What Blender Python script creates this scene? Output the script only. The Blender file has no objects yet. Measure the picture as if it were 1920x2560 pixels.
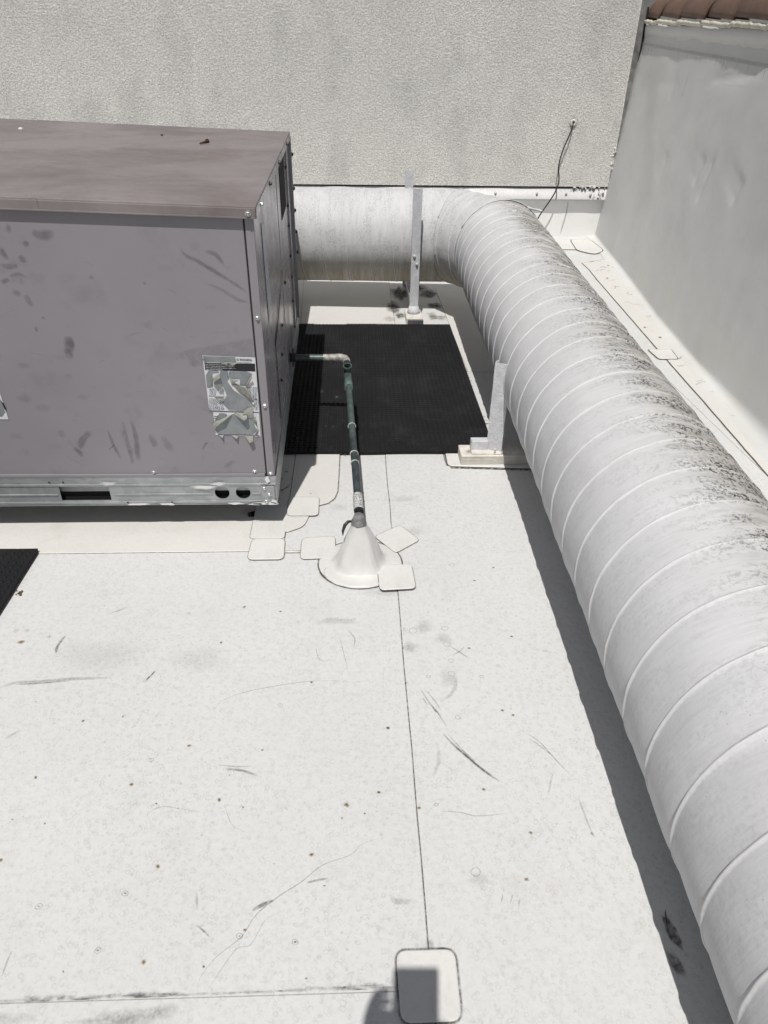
import bpy, bmesh, math, random
from mathutils import Vector, Matrix, noise
random.seed(7)
sc = bpy.context.scene
COL = sc.collection
rad = math.radians
V = Vector

# ---------------------------------------------------------------- materials
class NT:
    def __init__(s, name):
        s.m = bpy.data.materials.new(name); s.m.use_nodes = True
        s.t = s.m.node_tree; s.t.nodes.clear()
        s.out = s.t.nodes.new('ShaderNodeOutputMaterial')
    def n(s, typ, ins=None, **kw):
        nd = s.t.nodes.new(typ)
        for k, v in kw.items(): setattr(nd, k, v)
        for k, v in (ins or {}).items():
            if hasattr(v, 'is_linked') and hasattr(v, 'node'): s.t.links.new(v, nd.inputs[k])
            else: nd.inputs[k].default_value = v
        return nd
    def obj(s): return s.n('ShaderNodeTexCoord').outputs['Object']
    def attr(s, name): return s.n('ShaderNodeAttribute', attribute_name=name).outputs['Fac']
    def map(s, scale, vec=None, rot=(0,0,0), loc=(0,0,0)):
        return s.n('ShaderNodeMapping', {'Vector': vec or s.obj(), 'Scale': scale, 'Rotation': rot, 'Location': loc}).outputs[0]
    def noise(s, scale, detail=3, rough=.55, vec=None, dist=0):
        return s.n('ShaderNodeTexNoise', {'Vector': vec or s.obj(), 'Scale': scale, 'Detail': detail, 'Roughness': rough, 'Distortion': dist}).outputs['Fac']
    def vor(s, scale, vec=None, feature='F1', out='Distance', rnd=1):
        return s.n('ShaderNodeTexVoronoi', {'Vector': vec or s.obj(), 'Scale': scale, 'Randomness': rnd}, feature=feature).outputs[out]
    def rng(s, v, a, b, c=0., d=1.):
        return s.n('ShaderNodeMapRange', {'Value': v, 'From Min': a, 'From Max': b, 'To Min': c, 'To Max': d}).outputs[0]
    def math(s, op, a, b=0., clamp=False):
        nd = s.n('ShaderNodeMath', {0: a, 1: b}, operation=op); nd.use_clamp = clamp; return nd.outputs[0]
    def mul(s, *a):
        r = a[0]
        for x in a[1:]: r = s.math('MULTIPLY', r, x)
        return r
    def mix(s, f, a, b):
        nd = s.t.nodes.new('ShaderNodeMix'); nd.data_type = 'RGBA'
        for i, v in ((0, f), (6, a), (7, b)):
            if hasattr(v, 'is_linked') and hasattr(v, 'node'): s.t.links.new(v, nd.inputs[i])
            else: nd.inputs[i].default_value = v if not isinstance(v, tuple) else (*v[:3], 1)
        return nd.outputs[2]
    def bump(s, h, strength, dist, nrm=None):
        i = {'Height': h, 'Strength': strength, 'Distance': dist}
        if nrm is not None: i['Normal'] = nrm
        return s.n('ShaderNodeBump', i).outputs[0]
    def bsdf(s, col, rough=.5, metal=0., nrm=None, spec=.5):
        i = {'Base Color': col if not isinstance(col, tuple) else (*col[:3], 1), 'Roughness': rough, 'Metallic': metal, 'Specular IOR Level': spec}
        if nrm is not None: i['Normal'] = nrm
        b = s.n('ShaderNodeBsdfPrincipled', i)
        s.t.links.new(b.outputs[0], s.out.inputs[0]); return b

M = {}
def simple(name, col, rough=.5, metal=0., var=.15, scale=20, bump=0., bs=80):
    t = NT(name); n = t.noise(scale, 4)
    c = t.mix(t.rng(n, .3, .7), tuple(x*(1-var) for x in col), tuple(min(1, x*(1+var)) for x in col))
    nr = t.bump(t.noise(bs, 3), .6, bump) if bump else None
    t.bsdf(c, rough, metal, nr); M[name] = t.m; return t.m

def mat_roof(name, base, lines=1., warm=.0):
    t = NT(name)
    big = t.noise(1.3, 5, .6); mid = t.noise(7, 5, .65); fine = t.noise(60, 3)
    c = t.mix(t.rng(big, .35, .7), base, tuple(x*.94 for x in base))
    c = t.mix(t.mul(t.rng(mid, .54, .78), .30), c, (base[0]*.78, base[1]*.765, base[2]*.73))
    # small blister rings in the membrane face
    w = t.n('ShaderNodeVectorMath', {0: t.obj(), 1: (0, 0, 0)}, operation='ADD').outputs[0]
    dn = t.n('ShaderNodeTexNoise', {'Vector': w, 'Scale': 26., 'Detail': 2.}).outputs['Color']
    wv = t.n('ShaderNodeVectorMath', {0: t.obj(), 1: t.n('ShaderNodeVectorMath', {0: dn, 'Scale': .022}, operation='SCALE').outputs[0]}, operation='ADD').outputs[0]
    v = t.vor(66, wv)
    ring = t.math('ABSOLUTE', t.math('SUBTRACT', v, .36))
    ring = t.rng(ring, .0, .10, 1, 0)
    brk = t.rng(t.noise(40, 3), .40, .56)
    area = t.rng(t.noise(2.2, 4), .36, .58, .5, 1)
    ringf = t.mul(ring, brk, area, lines*.50)
    c = t.mix(ringf, c, (.33, .33, .32))
    c = t.mix(t.mul(t.rng(t.noise(75, 3, .7), .5, .7), lines*.30), c, (.42, .42, .41))
    c = t.mix(t.mul(t.rng(t.noise(34, 4, .7), .52, .7), lines*.22), c, (.40, .40, .385))
    # contour lines
    cn = t.noise(9, 4, .6, dist=1.2)
    cl = t.rng(t.math('ABSOLUTE', t.math('SUBTRACT', cn, .5)), 0, .0035, 1, 0)
    c = t.mix(t.mul(cl, t.rng(t.noise(3, 2), .5, .62), lines*.35), c, (.42, .41, .38))
    # specks
    sp = t.rng(t.vor(55), .0, .075, 1, 0)
    c = t.mix(t.mul(t.math('GREATER_THAN', sp, .35), t.math('GREATER_THAN', t.noise(13, 2), .60), .42), c, (.12, .11, .09))
    c = t.mix(t.mul(t.rng(t.noise(3.4, 6, .7), .60, .78), .35), c, (.42, .40, .36))
    h = t.math('ADD', t.mul(t.math('SUBTRACT', v, .3), -.5), t.mul(fine, .5))
    nr = t.bump(h, .55, .002)
    nr = t.bump(t.noise(2.5, 3), .25, .02, nr)
    t.bsdf(c, .42, 0, nr, .35); M[name] = t.m

mat_roof('roof_membrane', (.605, .608, .605))
mat_roof('roof_membrane_patch', (.635, .63, .615), .35)
mat_roof('roof_membrane_plain', (.62, .612, .588), .3)
mat_roof('upstand_membrane_lit', (.80, .80, .79), .1)  # roof membrane copy, brightness of the lit upstand lifted into the colour

def mat_wallmem():
    t = NT('wall_membrane')
    c = t.mix(t.rng(t.noise(1.4, 5, .6), .35, .7), (.60, .605, .605), (.555, .56, .56))
    c = t.mix(t.mul(t.rng(t.noise(6, 5, .7, t.map((1, 1, .8))), .56, .8), .3), c, (.46, .45, .40))
    s = t.n('ShaderNodeSeparateXYZ', {0: t.obj()}).outputs[2]
    low = t.rng(s, .42, .05); c = t.mix(t.mul(low, t.rng(t.noise(2.6, 5), .4, .7), .35), c, (.55, .52, .42))
    nr = t.bump(t.noise(220, 2), .25, .0012)
    nr = t.bump(t.noise(1.5, 2, .5), .5, .05, nr)
    t.bsdf(c, .5, 0, nr, .4); M['wall_membrane'] = t.m
mat_wallmem()

def mat_stucco():
    t = NT('stucco')
    a = t.noise(58, 5, .72); b = t.noise(170, 2)
    big = t.noise(1.1, 6, .65)
    c = t.mix(t.rng(big, .38, .68), (.82, .81, .775), (.75, .742, .715))
    streak = t.noise(2.2, 6, .7, t.map((1, 1, .55)))
    c = t.mix(t.mul(t.rng(streak, .50, .76), .38), c, (.34, .34, .335))
    c = t.mix(t.mul(t.rng(a, .50, .38), .42), c, (.25, .245, .23))
    h = t.math('ADD', t.rng(a, .38, .6), t.mul(b, .35))
    nr = t.bump(h, .85, .009)
    t.bsdf(c, .9, 0, nr, .2); M['stucco'] = t.m
mat_stucco()

def mat_duct():
    t = NT('duct_paint')
    dirt = t.attr('dirt'); grime = t.attr('grime'); bead = t.attr('bead'); ang = t.attr('ang'); ln = t.attr('len')
    base = t.mix(t.rng(t.noise(3, 5), .35, .7), (.615, .622, .64), (.55, .556, .57))
    uv = t.n('ShaderNodeCombineXYZ', {0: ln, 1: t.mul(ang, .0055), 2: 0.}).outputs[0]
    st = t.noise(1., 4, .6, t.map((120, 9, 1), uv))
    c = t.mix(t.mul(t.rng(st, .45, .7), .20), base, (.36, .36, .35))
    # warm soiling
    big = t.noise(5, 6, .7)
    c = t.mix(t.mul(dirt, t.rng(big, .25, .65), .8), c, (.36, .335, .29))
    streak = t.noise(1., 6, .75, t.map((30, 7, 1), uv))
    c = t.mix(t.mul(dirt, t.rng(streak, .42, .64), .75), c, (.17, .165, .15))
    sm = t.noise(1., 4, .6, t.map((14, 4, 1), uv))
    spk = t.noise(85, 3, .7)
    c = t.mix(t.mul(dirt, t.rng(sm, .43, .56), t.rng(spk, .50, .57), 1.4), c, (.045, .043, .04))
    sp2 = t.rng(t.vor(60), 0, .10, 1, 0)
    c = t.mix(t.mul(t.math('GREATER_THAN', sp2, .35), t.math('GREATER_THAN', t.noise(9, 3), .56), .7), c, (.09, .085, .08))
    # brown run-down stains (lower sides)
    gs = t.noise(1., 5, .7, t.map((22, 1.6, 1), uv))
    c = t.mix(t.mul(grime, t.rng(gs, .3, .6, .4, 1), .9), c, (.27, .235, .165))
    c = t.mix(t.mul(grime, t.rng(t.noise(1., 6, .8, t.map((45, 5, 1), uv)), .56, .68), .75), c, (.08, .07, .05))
    # bead edges
    edge = t.rng(t.math('ABSOLUTE', t.math('SUBTRACT', bead, .25)), 0, .25, 1, 0)
    c = t.mix(t.mul(edge, t.math('ADD', t.mul(dirt, .6), .06), t.rng(t.noise(40, 3), .48, .6)), c, (.10, .095, .08))
    c = t.mix(t.mul(t.rng(bead, .5, 1), .40), c, (.66, .66, .65))
    nr = t.bump(st, .30, .002)
    nr = t.bump(t.noise(150, 3), .22, .0015, nr)
    nr = t.bump(t.noise(9, 3), .25, .008, nr)
    t.bsdf(c, .62, 0, nr, .28); M['duct_paint'] = t.m
mat_duct()

def mat_unit(name, top=False, rough=.34):
    t = NT(name)
    b = (.238, .225, .243) if not top else (.222, .197, .199)
    if rough < .25: b = (.30, .285, .30)  # side copy of the paint, colour lightened for the reflected light
    c = t.mix(t.rng(t.noise(2.1, 4), .35, .7), b, tuple(x*1.12 for x in b))
    c = t.mix(t.mul(t.rng(t.noise(300, 2), .4, .7), .15), c, tuple(x*.8 for x in b))
    if top:
        st = t.noise(1., 7, .7, t.map((1.6, 1.9, 1)), dist=.5)
        c = t.mix(t.mul(t.rng(st, .42, .70), .75), c, (.110, .094, .090))
        c = t.mix(t.mul(t.rng(t.noise(2.2, 5, .7), .52, .7), .5), c, (.145, .115, .095))
        c = t.mix(t.mul(t.rng(t.noise(1., 6, .7, t.map((5, 11, 1), rot=(0, 0, .25)), dist=1.5), .60, .70), .35), c, (.30, .27, .28))
        c = t.mix(t.mul(t.rng(t.noise(1., 7, .8, t.map((22, 55, 1), rot=(0, 0, -.3))), .58, .64), t.rng(t.noise(3, 2), .45, .6), .6), c, (.07, .06, .06))
    else:
        c = t.mix(t.mul(t.rng(t.noise(4.5, 5, .7), .57, .75), .3), c, (.12, .112, .125))
        ln = t.noise(1., 2, .5, t.map((3, 3, 9), rot=(.0, .5, 0)), dist=2.5)
        l2 = t.rng(t.math('ABSOLUTE', t.math('SUBTRACT', ln, .5)), 0, .004, 1, 0)
        c = t.mix(t.mul(l2, t.rng(t.noise(2.7, 2), .55, .6), .5), c, (.33, .31, .33))
    nr = t.bump(t.noise(260, 2), .05, .0005)
    if rough > .30: nr = t.bump(t.noise(2.3, 2), .3, .012, nr)
    rr = t.rng(t.noise(6, 4), .3, .7, rough-.06, rough+.12)
    t.bsdf(c, rr, 0, nr, .5); M[name] = t.m
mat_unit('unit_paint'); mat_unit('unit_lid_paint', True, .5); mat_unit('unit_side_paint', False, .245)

def mat_galv():
    t = NT('galvanised')
    v = t.vor(30, out='Color'); g = t.n('ShaderNodeSeparateColor', {0: v}).outputs[0]
    c = t.mix(g, (.32, .34, .352), (.385, .40, .41))
    c = t.mix(t.mul(t.rng(t.noise(5, 5, .7, t.map((1, 1, 4))), .5, .72), .5), c, (.60, .60, .61))  # pale horizontal streaks paint reflections into the metal's colour
    c = t.mix(t.mul(t.rng(t.noise(14, 5, .7, t.map((1, 1, 2))), .60, .72), .5), c, (.20, .19, .17))
    t.bsdf(c, .42, .55, t.bump(t.noise(30, 3), .3, .003), .5); M['galvanised'] = t.m
mat_galv()

def mat_rubber():
    t = NT('rubber')
    c = t.mix(t.rng(t.noise(3, 4), .35, .7), (.0085, .0088, .0102), (.0125, .013, .0148))
    c = t.mix(t.mul(t.rng(t.noise(5, 6, .75), .5, .75), .6), c, (.035, .034, .033))
    sp = t.mul(t.math('GREATER_THAN', t.rng(t.vor(28), 0, .05, 1, 0), .4), t.math('GREATER_THAN', t.noise(7, 2), .52))
    c = t.mix(t.mul(sp, .6), c, (.25, .24, .22))
    t.bsdf(c, .7, 0, t.bump(t.noise(400, 2), .2, .0006), .2); M['rubber'] = t.m
mat_rubber()

def mat_stain(name, col, op=.8, scale=60, lo=.35, hi=.6):
    t = NT(name)
    a = t.attr('alpha')
    f = t.mul(a, t.rng(t.noise(scale, 5, .7), lo, hi, .15, 1), op)
    f = t.math('MINIMUM', f, 1.)
    b = t.n('ShaderNodeBsdfPrincipled', {'Base Color': (*col, 1), 'Roughness': .8, 'Specular IOR Level': .2})
    tr = t.n('ShaderNodeBsdfTransparent')
    mx = t.n('ShaderNodeMixShader', {0: f, 1: tr.outputs[0], 2: b.outputs[0]})
    t.t.links.new(mx.outputs[0], t.out.inputs[0]); M[name] = t.m
mat_stain('stain_dark', (.05, .045, .04), .85)
mat_stain('stain_grey', (.17, .165, .16), .52, 130, .3, .62)
mat_stain('stain_rust', (.27, .185, .085), .62, 150, .2, .5)
mat_stain('stain_smudge', (.105, .10, .112), .48, 18, .25, .7)
mat_stain('stain_light', (.30, .28, .31), .45, 25)
mat_stain('stain_brown', (.15, .09, .045), .75, 70)
mat_stain('edge_dirt', (.09, .082, .065), .9, 70, .30, .55)
mat_stain('stain_water', (.25, .24, .22), .5, 18)

simple('post_paint', (.56, .568, .595), .45, .0, .12, 30, .006, 120)
simple('wood_paint', (.62, .59, .54), .6, 0, .18, 14, .004, 70)
simple('tar_grey', (.10, .10, .11), .8, 0, .4, 60, .006, 90)
simple('white_flashing', (.50, .50, .505), .45, .1, .1, 5, .003, 60)
simple('grey_flashing', (.19, .19, .185), .6, .1, .35, 14, .004, 60)
simple('black_gap', (.015, .015, .015), .9)
simple('caulk', (.58, .57, .54), .8, 0, .3, 40, .01, 60)
simple('clay_tile', (.125, .075, .053), .75, 0, .3, 5, .003, 60)
simple('mortar', (.56, .53, .45), .85, 0, .2, 30, .01, 60)
simple('copper_green', (.075, .105, .098), .42, .25, .35, 35, .001, 100)
simple('patina_light', (.11, .17, .155), .5, .15, .35, 60, .001, 100)
simple('solder_grey', (.34, .33, .30), .6, .1, .5, 45, .004, 90)
simple('black_pipe', (.018, .02, .022), .45, 0, .4, 60)
simple('grey_sealant', (.19, .19, .20), .7, 0, .3, 50, .008, 90)
simple('boot_membrane', (.60, .597, .585), .45, 0, .06, 7, .004, 14)
simple('zinc_screw', (.45, .46, .46), .35, .7, .2, 80)
simple('dark_screw', (.035, .035, .038), .5, .3, .3, 80)
simple('rust_metal', (.085, .035, .018), .8, .2, .4, 150)
simple('cable_black', (.012, .012, .012), .4)
simple('label_white', (.62, .62, .64), .5, 0, .08, 40)
simple('label_grey', (.235, .255, .268), .42, .2, .15, 30)
simple('label_black', (.010, .010, .014), .45)
simple('label_back', (.255, .26, .23), .7, 0, .15, 60)
simple('label_side', (.46, .48, .52), .4, .1, .1, 20)
simple('print_ink', (.03, .035, .06), .6)
simple('print_blue', (.12, .20, .34), .6)
simple('skin', (.46, .27, .19), .5); simple('shirt', (.09, .10, .14), .8); simple('trousers', (.05, .055, .07), .8)
simple('hair', (.03, .02, .015), .7); simple('shoe', (.03, .03, .03), .6)
simple('phone_body', (.02, .02, .022), .25)
simple('dead_leaf', (.09, .055, .03), .8)
simple('void_shade', (.006, .006, .006), .9)  # black that paints the deep shade inside the rail holes

# ---------------------------------------------------------------- helpers
def link(name, me, mat, parent=None, smooth=False):
    o = bpy.data.objects.new(name, me); COL.objects.link(o)
    if parent is not None: o.parent = parent
    for mm in (mat if isinstance(mat, (list, tuple)) else [mat]): me.materials.append(M[mm])
    if smooth:
        me.polygons.foreach_set('use_smooth', [True]*len(me.polygons))
    return o
def tag(o, label=None, cat=None, group=None, kind=None):
    if label: o['label'] = label
    if cat: o['category'] = cat
    if group: o['group'] = group
    if kind: o['kind'] = kind
    return o
def empty(name, loc=(0, 0, 0), **kw):
    o = bpy.data.objects.new(name, None); COL.objects.link(o); o.empty_display_size = .05
    o.location = loc; o.rotation_euler.z = kw.get('rz', 0); return o

class MB:
    def __init__(s): s.v = []; s.f = []; s.mi = []; s.at = {}
    def add(s, vs, fs, mi=0):
        b = len(s.v); s.v += [tuple(v) for v in vs]; s.f += [tuple(i+b for i in f) for f in fs]; s.mi += [mi]*len(fs)
        return b
    def box(s, x0, x1, y0, y1, z0, z1, mi=0, fn=None, ch=0.):
        bm = bmesh.new(); bmesh.ops.create_cube(bm, size=1)
        for v in bm.verts:
            v.co = V(((x0+x1)/2+v.co.x*(x1-x0), (y0+y1)/2+v.co.y*(y1-y0), (z0+z1)/2+v.co.z*(z1-z0)))
        if ch: bmesh.ops.bevel(bm, geom=bm.edges[:], offset=ch, segments=2, affect='EDGES', profile=.5)
        bm.verts.index_update()
        vs = [fn(v.co) if fn else v.co.copy() for v in bm.verts]
        s.add(vs, [[v.index for v in f.verts] for f in bm.faces], mi); bm.free()
    def tube(s, pts, r, n=12, mi=0, cap=True, wob=0.):
        pts = [V(p) for p in pts]; rs = r if isinstance(r, (list, tuple)) else [r]*len(pts)
        ref = None; vs = []; fs = []
        for i, p in enumerate(pts):
            a = pts[max(0, i-1)]; b = pts[min(len(pts)-1, i+1)]; d = (b-a).normalized()
            if ref is None:
                ref = d.cross(V((0, 0, 1)))
                if ref.length < .1: ref = d.cross(V((0, 1, 0)))
            ref = (ref - d*ref.dot(d)).normalized(); q = d.cross(ref)
            for k in range(n):
                t = 2*math.pi*k/n
                rr = rs[i]*(1+(wob*noise.noise(V((p.x*30+k, p.y*30, p.z*30))) if wob else 0))
                vs.append(p+ref*(math.cos(t)*rr)+q*(math.sin(t)*rr))
        for i in range(len(pts)-1):
            for k in range(n):
                k2 = (k+1) % n; fs.append((i*n+k, i*n+k2, (i+1)*n+k2, (i+1)*n+k))
        if cap:
            fs.append(tuple(range(n))[::-1]); fs.append(tuple((len(pts)-1)*n+k for k in range(n)))
        s.add(vs, fs, mi)
    def build(s, name, mat, parent=None, smooth=False, bevel=0.):
        me = bpy.data.meshes.new(name); me.from_pydata(s.v, [], s.f)
        bm = bmesh.new(); bm.from_mesh(me)
        if s.recalc: bmesh.ops.recalc_face_normals(bm, faces=bm.faces[:])
        bm.to_mesh(me); bm.free()
        o = link(name, me, mat, parent, smooth)
        me.polygons.foreach_set('material_index', s.mi)
        for k, a in s.at.items():
            at = me.attributes.new(k, 'FLOAT', 'POINT'); at.data.foreach_set('value', a)
        me.update(); return o
    recalc = True

def autosmooth(o, ang=35):
    me = o.data
    bm = bmesh.new(); bm.from_mesh(me)
    for f in bm.faces: f.smooth = True
    for e in bm.edges:
        if len(e.link_faces) == 2 and e.calc_face_angle(0) > rad(ang): e.smooth = False
    bm.to_mesh(me); bm.free()

# soft-edged stains: strokes / blobs laid as thin sheets on a surface fn(u,v)->point
class Stain:
    def __init__(s, fn): s.fn = fn; s.v = []; s.f = []; s.a = []
    wk = 1.
    def stroke(s, pts, w, a=1., taper=True):
        w *= s.wk
        n = len(pts); P = [V((p[0], p[1])) for p in pts]
        # resample (smooth)
        R = []
        for i in range(n-1):
            p0 = P[max(0, i-1)]; p1 = P[i]; p2 = P[i+1]; p3 = P[min(n-1, i+2)]
            for k in range(6):
                t = k/6
                R.append(.5*((2*p1)+(p2-p0)*t+(2*p0-5*p1+4*p2-p3)*t*t+(3*p1-p0-3*p2+p3)*t**3))
        R.append(P[-1]); m = len(R); b = len(s.v)
        for i, p in enumerate(R):
            d = (R[min(m-1, i+1)]-R[max(0, i-1)]); d = d.normalized() if d.length > 0 else V((1, 0)); q = V((-d.y, d.x))
            t = i/(m-1); k = math.sin(math.pi*min(1, max(0, t)))**.6 if taper else 1.
            ww = w*(.35+.65*k)*(1+.3*noise.noise(V((p.x*40, p.y*40, 3)))) if taper else w
            for j, (o, al) in enumerate(((-1, 0), (-.45, 1), (.45, 1), (1, 0))):
                c = p+q*(ww/2*o); s.v.append(s.fn(c.x, c.y)); s.a.append(al*a*(k if taper else 1))
        for i in range(m-1):
            for j in range(3): s.f.append((b+i*4+j, b+i*4+j+1, b+(i+1)*4+j+1, b+(i+1)*4+j))
    def blob(s, x, y, rx, ry=None, a=1., n=14, rot=0., jag=.3, core=.5):
        jag = min(jag, .55)
        if rx > .012: n = max(n, 26)
        ry = ry or rx; b = len(s.v); sd = random.random()*50
        s.v.append(s.fn(x, y)); s.a.append(a)
        for ring, al in ((core, a), (1, 0)):
            for k in range(n):
                t = 2*math.pi*k/n; j = 1+jag*noise.noise(V((math.cos(t)*1.5+sd, math.sin(t)*1.5, ring)))
                ux, uy = math.cos(t)*rx*ring*j, math.sin(t)*ry*ring*j
                s.v.append(s.fn(x+ux*math.cos(rot)-uy*math.sin(rot), y+ux*math.sin(rot)+uy*math.cos(rot))); s.a.append(al)
        for k in range(n):
            k2 = (k+1) % n
            s.f.append((b, b+1+k, b+1+k2)); s.f.append((b+1+k, b+1+n+k, b+1+n+k2, b+1+k2))
    def loop(s, x, y, r, w=.003, a=.8, n=10):
        sd = random.random()*40
        pts = []
        for k in range(n+1):
            t = 2*math.pi*k/n; j = 1+.35*noise.noise(V((math.cos(t)+sd, math.sin(t), 0)))
            pts.append((x+math.cos(t)*r*j, y+math.sin(t)*r*j*.9))
        s.stroke(pts, w, a, False)
    def build(s, name, mat, parent=None, kind='stuff'):
        me = bpy.data.meshes.new(name); me.from_pydata([tuple(p) for p in s.v], [], s.f)
        o = link(name, me, mat, parent)
        at = me.attributes.new('alpha', 'FLOAT', 'POINT'); at.data.foreach_set('value', s.a)
        if kind: o['kind'] = kind
        return o

def rounded(corners, r, seg=5):
    out = []; n = len(corners)
    for i in range(n):
        p = V(corners[i][:2]); a = V(corners[i-1][:2]); b = V(corners[(i+1) % n][:2])
        da = (a-p).normalized(); db = (b-p).normalized()
        ra = corners[i][2] if len(corners[i]) > 2 else r
        if ra <= 0: out.append(p); continue
        p0 = p+da*ra; p1 = p+db*ra
        for k in range(seg+1):
            t = k/seg; out.append(p0*(1-t)**2+p*2*t*(1-t)+p1*t*t)
    return out

def sheet(name, poly, z0, th, mat, parent=None, dirt=.004, dirt_a=.9, drape=None, dirtmat='edge_dirt'):
    """membrane sheet with a small bevelled edge; dirt collects along the outside of the edge"""
    n = len(poly); c = sum(poly, V((0, 0)))/n
    def off(d):
        o = []
        for i, p in enumerate(poly):
            a = (p-poly[i-1]); b = (poly[(i+1) % n]-p)
            t = (a.normalized()+b.normalized())
            t = t.normalized() if t.length > 1e-6 else b.normalized()
            nn = V((t.y, -t.x))
            if nn.dot(p-c) < 0 and False: nn = -nn
            o.append(p+nn*d)
        return o
    area = sum(poly[i-1].x*poly[i].y-poly[i].x*poly[i-1].y for i in range(n))
    sg = 1 if area > 0 else -1
    inn = off(-.0025*sg); mb = MB()
    dz = drape or (lambda x, y: 0)
    vs = [(p.x, p.y, z0+dz(p.x, p.y)) for p in poly]+[(p.x, p.y, z0+th*.6+dz(p.x, p.y)) for p in poly]+[(p.x, p.y, z0+th+dz(p.x, p.y)) for p in inn]
    fs = []
    for i in range(n):
        j = (i+1) % n; fs.append((i, j, n+j, n+i)); fs.append((n+i, n+j, 2*n+j, 2*n+i))
    fs.append(tuple(2*n+i for i in range(n)))
    mb.add(vs, fs); o = mb.build(name, mat, parent)
    if dirt:
        st = Stain(None); outp = off(dirt*sg); st.v = []; b = 0
        for i, p in enumerate(poly):
            st.v.append(V((p.x, p.y, z0+.0012+dz(p.x, p.y)))); st.a.append(dirt_a)
        mid = off(dirt*.45*sg)
        for p in mid: st.v.append(V((p.x, p.y, z0+.0012+dz(p.x, p.y)))); st.a.append(dirt_a)
        for p in outp: st.v.append(V((p.x, p.y, z0+.0012+dz(p.x, p.y)))); st.a.append(0)
        for i in range(n):
            j = (i+1) % n; st.f.append((i, j, n+j, n+i)); st.f.append((n+i, n+j, 2*n+j, 2*n+i))
        st.build('dirt_line', dirtmat, o)
    return o

def lathe(mb, prof, c, n=24, mi=0, axis='z', cap=True):
    vs = []; fs = []
    for r, h in prof:
        for k in range(n):
            t = 2*math.pi*k/n; a, b = math.cos(t)*r, math.sin(t)*r
            if axis == 'z': vs.append((c[0]+a, c[1]+b, c[2]+h))
            elif axis == 'y': vs.append((c[0]+a, c[1]+h, c[2]+b))
            else: vs.append((c[0]+h, c[1]+a, c[2]+b))
    for i in range(len(prof)-1):
        for k in range(n):
            k2 = (k+1) % n; fs.append((i*n+k, i*n+k2, (i+1)*n+k2, (i+1)*n+k))
    if cap:
        fs.append(tuple(range(n))); fs.append(tuple((len(prof)-1)*n+k for k in range(n)))
    mb.add(vs, fs, mi)

# ---------------------------------------------------------------- camera, light
H = 1.70
cam = bpy.data.cameras.new('camera'); co = bpy.data.objects.new('camera', cam); COL.objects.link(co)
f = 1751.
def nrm(v): v = V(v); return v.normalized()
Yc = nrm((880-960, 130-1280, f)); Dc = nrm((916-960, 3949-1280, f)); Dc = (Dc-Yc*Dc.dot(Yc)).normalized(); Zc = -Dc; Xc = Yc.cross(Zc)
# rows of the world-from-camera rotation (camera frame: x right, y down, z forward)
Rw = Matrix((Xc, Yc, Zc))
right = Rw @ V((1, 0, 0)); up = Rw @ V((0, -1, 0)); back = Rw @ V((0, 0, -1))
mt = Matrix((right, up, back)).transposed().to_4x4(); mt.translation = V((0, 0, H)); co.matrix_world = mt
cam.sensor_fit = 'HORIZONTAL'; cam.sensor_width = 36; cam.lens = f/1920*36; cam.clip_start = .01; cam.clip_end = 500
sc.camera = co

SUN = V((-.098, -.431, 1)).normalized()
sl = bpy.data.lights.new('sun', 'SUN'); so = bpy.data.objects.new('sun', sl); COL.objects.link(so)
sl.energy = 4.0; sl.angle = rad(.5); sl.color = (1, .965, .915)
so.rotation_euler = SUN.to_track_quat('Z', 'Y').to_euler(); so.location = (-2, -6, 10)
w = bpy.data.worlds.new('World'); sc.world = w; w.use_nodes = True
nt = w.node_tree; bg = nt.nodes['Background']; sky = nt.nodes.new('ShaderNodeTexSky'); sky.sky_type = 'NISHITA'
sky.sun_disc = False; sky.sun_elevation = math.asin(SUN.z); sky.sun_rotation = math.atan2(SUN.x, SUN.y)
sky.air_density = 1.; sky.dust_density = 1.5; sky.ozone_density = 1.
hs = nt.nodes.new('ShaderNodeHueSaturation'); hs.inputs['Saturation'].default_value = .45; nt.links.new(sky.outputs[0], hs.inputs['Color']); nt.links.new(hs.outputs[0], bg.inputs[0]); bg.inputs[1].default_value = .05
sc.view_settings.view_transform = 'Standard'; sc.view_settings.look = 'None'; sc.view_settings.gamma = 1; sc.view_settings.exposure = 0.
sc.cycles.max_bounces = 6

# ---------------------------------------------------------------- roof
WY = 8.14
mb = MB(); nx, ny = 60, 90
X0, X1, Y0, Y1 = -5, 2.9, -4, WY+.12
vs = [(X0+(X1-X0)*i/nx, Y0+(Y1-Y0)*j/ny, 0) for j in range(ny+1) for i in range(nx+1)]
fs = [(j*(nx+1)+i, j*(nx+1)+i+1, (j+1)*(nx+1)+i+1, (j+1)*(nx+1)+i) for j in range(ny) for i in range(nx)]
mb.add(vs, fs); mb.recalc = False
roof = mb.build('roof', 'roof_membrane'); tag(roof, kind='structure')
# the ground far below the building, so the roof stands somewhere
mb = MB(); mb.add([(-300, -300, -6), (300, -300, -6), (300, 300, -6), (-300, 300, -6)], [(0, 1, 2, 3)]); mb.recalc = False
simple('ground_tan', (.22, .20, .17), .9, 0, .2, .3)
tag(mb.build('ground', 'ground_tan'), kind='structure')

def wig(pts, amp, n=10):
    out = []
    for a, b in zip(pts, pts[1:]):
        for k in range(n):
            t = k/n; p = V(a)*(1-t)+V(b)*t; out.append(p+V((noise.noise(V((p.x*9, p.y*9, 1)))*amp, noise.noise(V((p.x*9, p.y*9, 7)))*amp)))
    out.append(V(pts[-1])); return out
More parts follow.
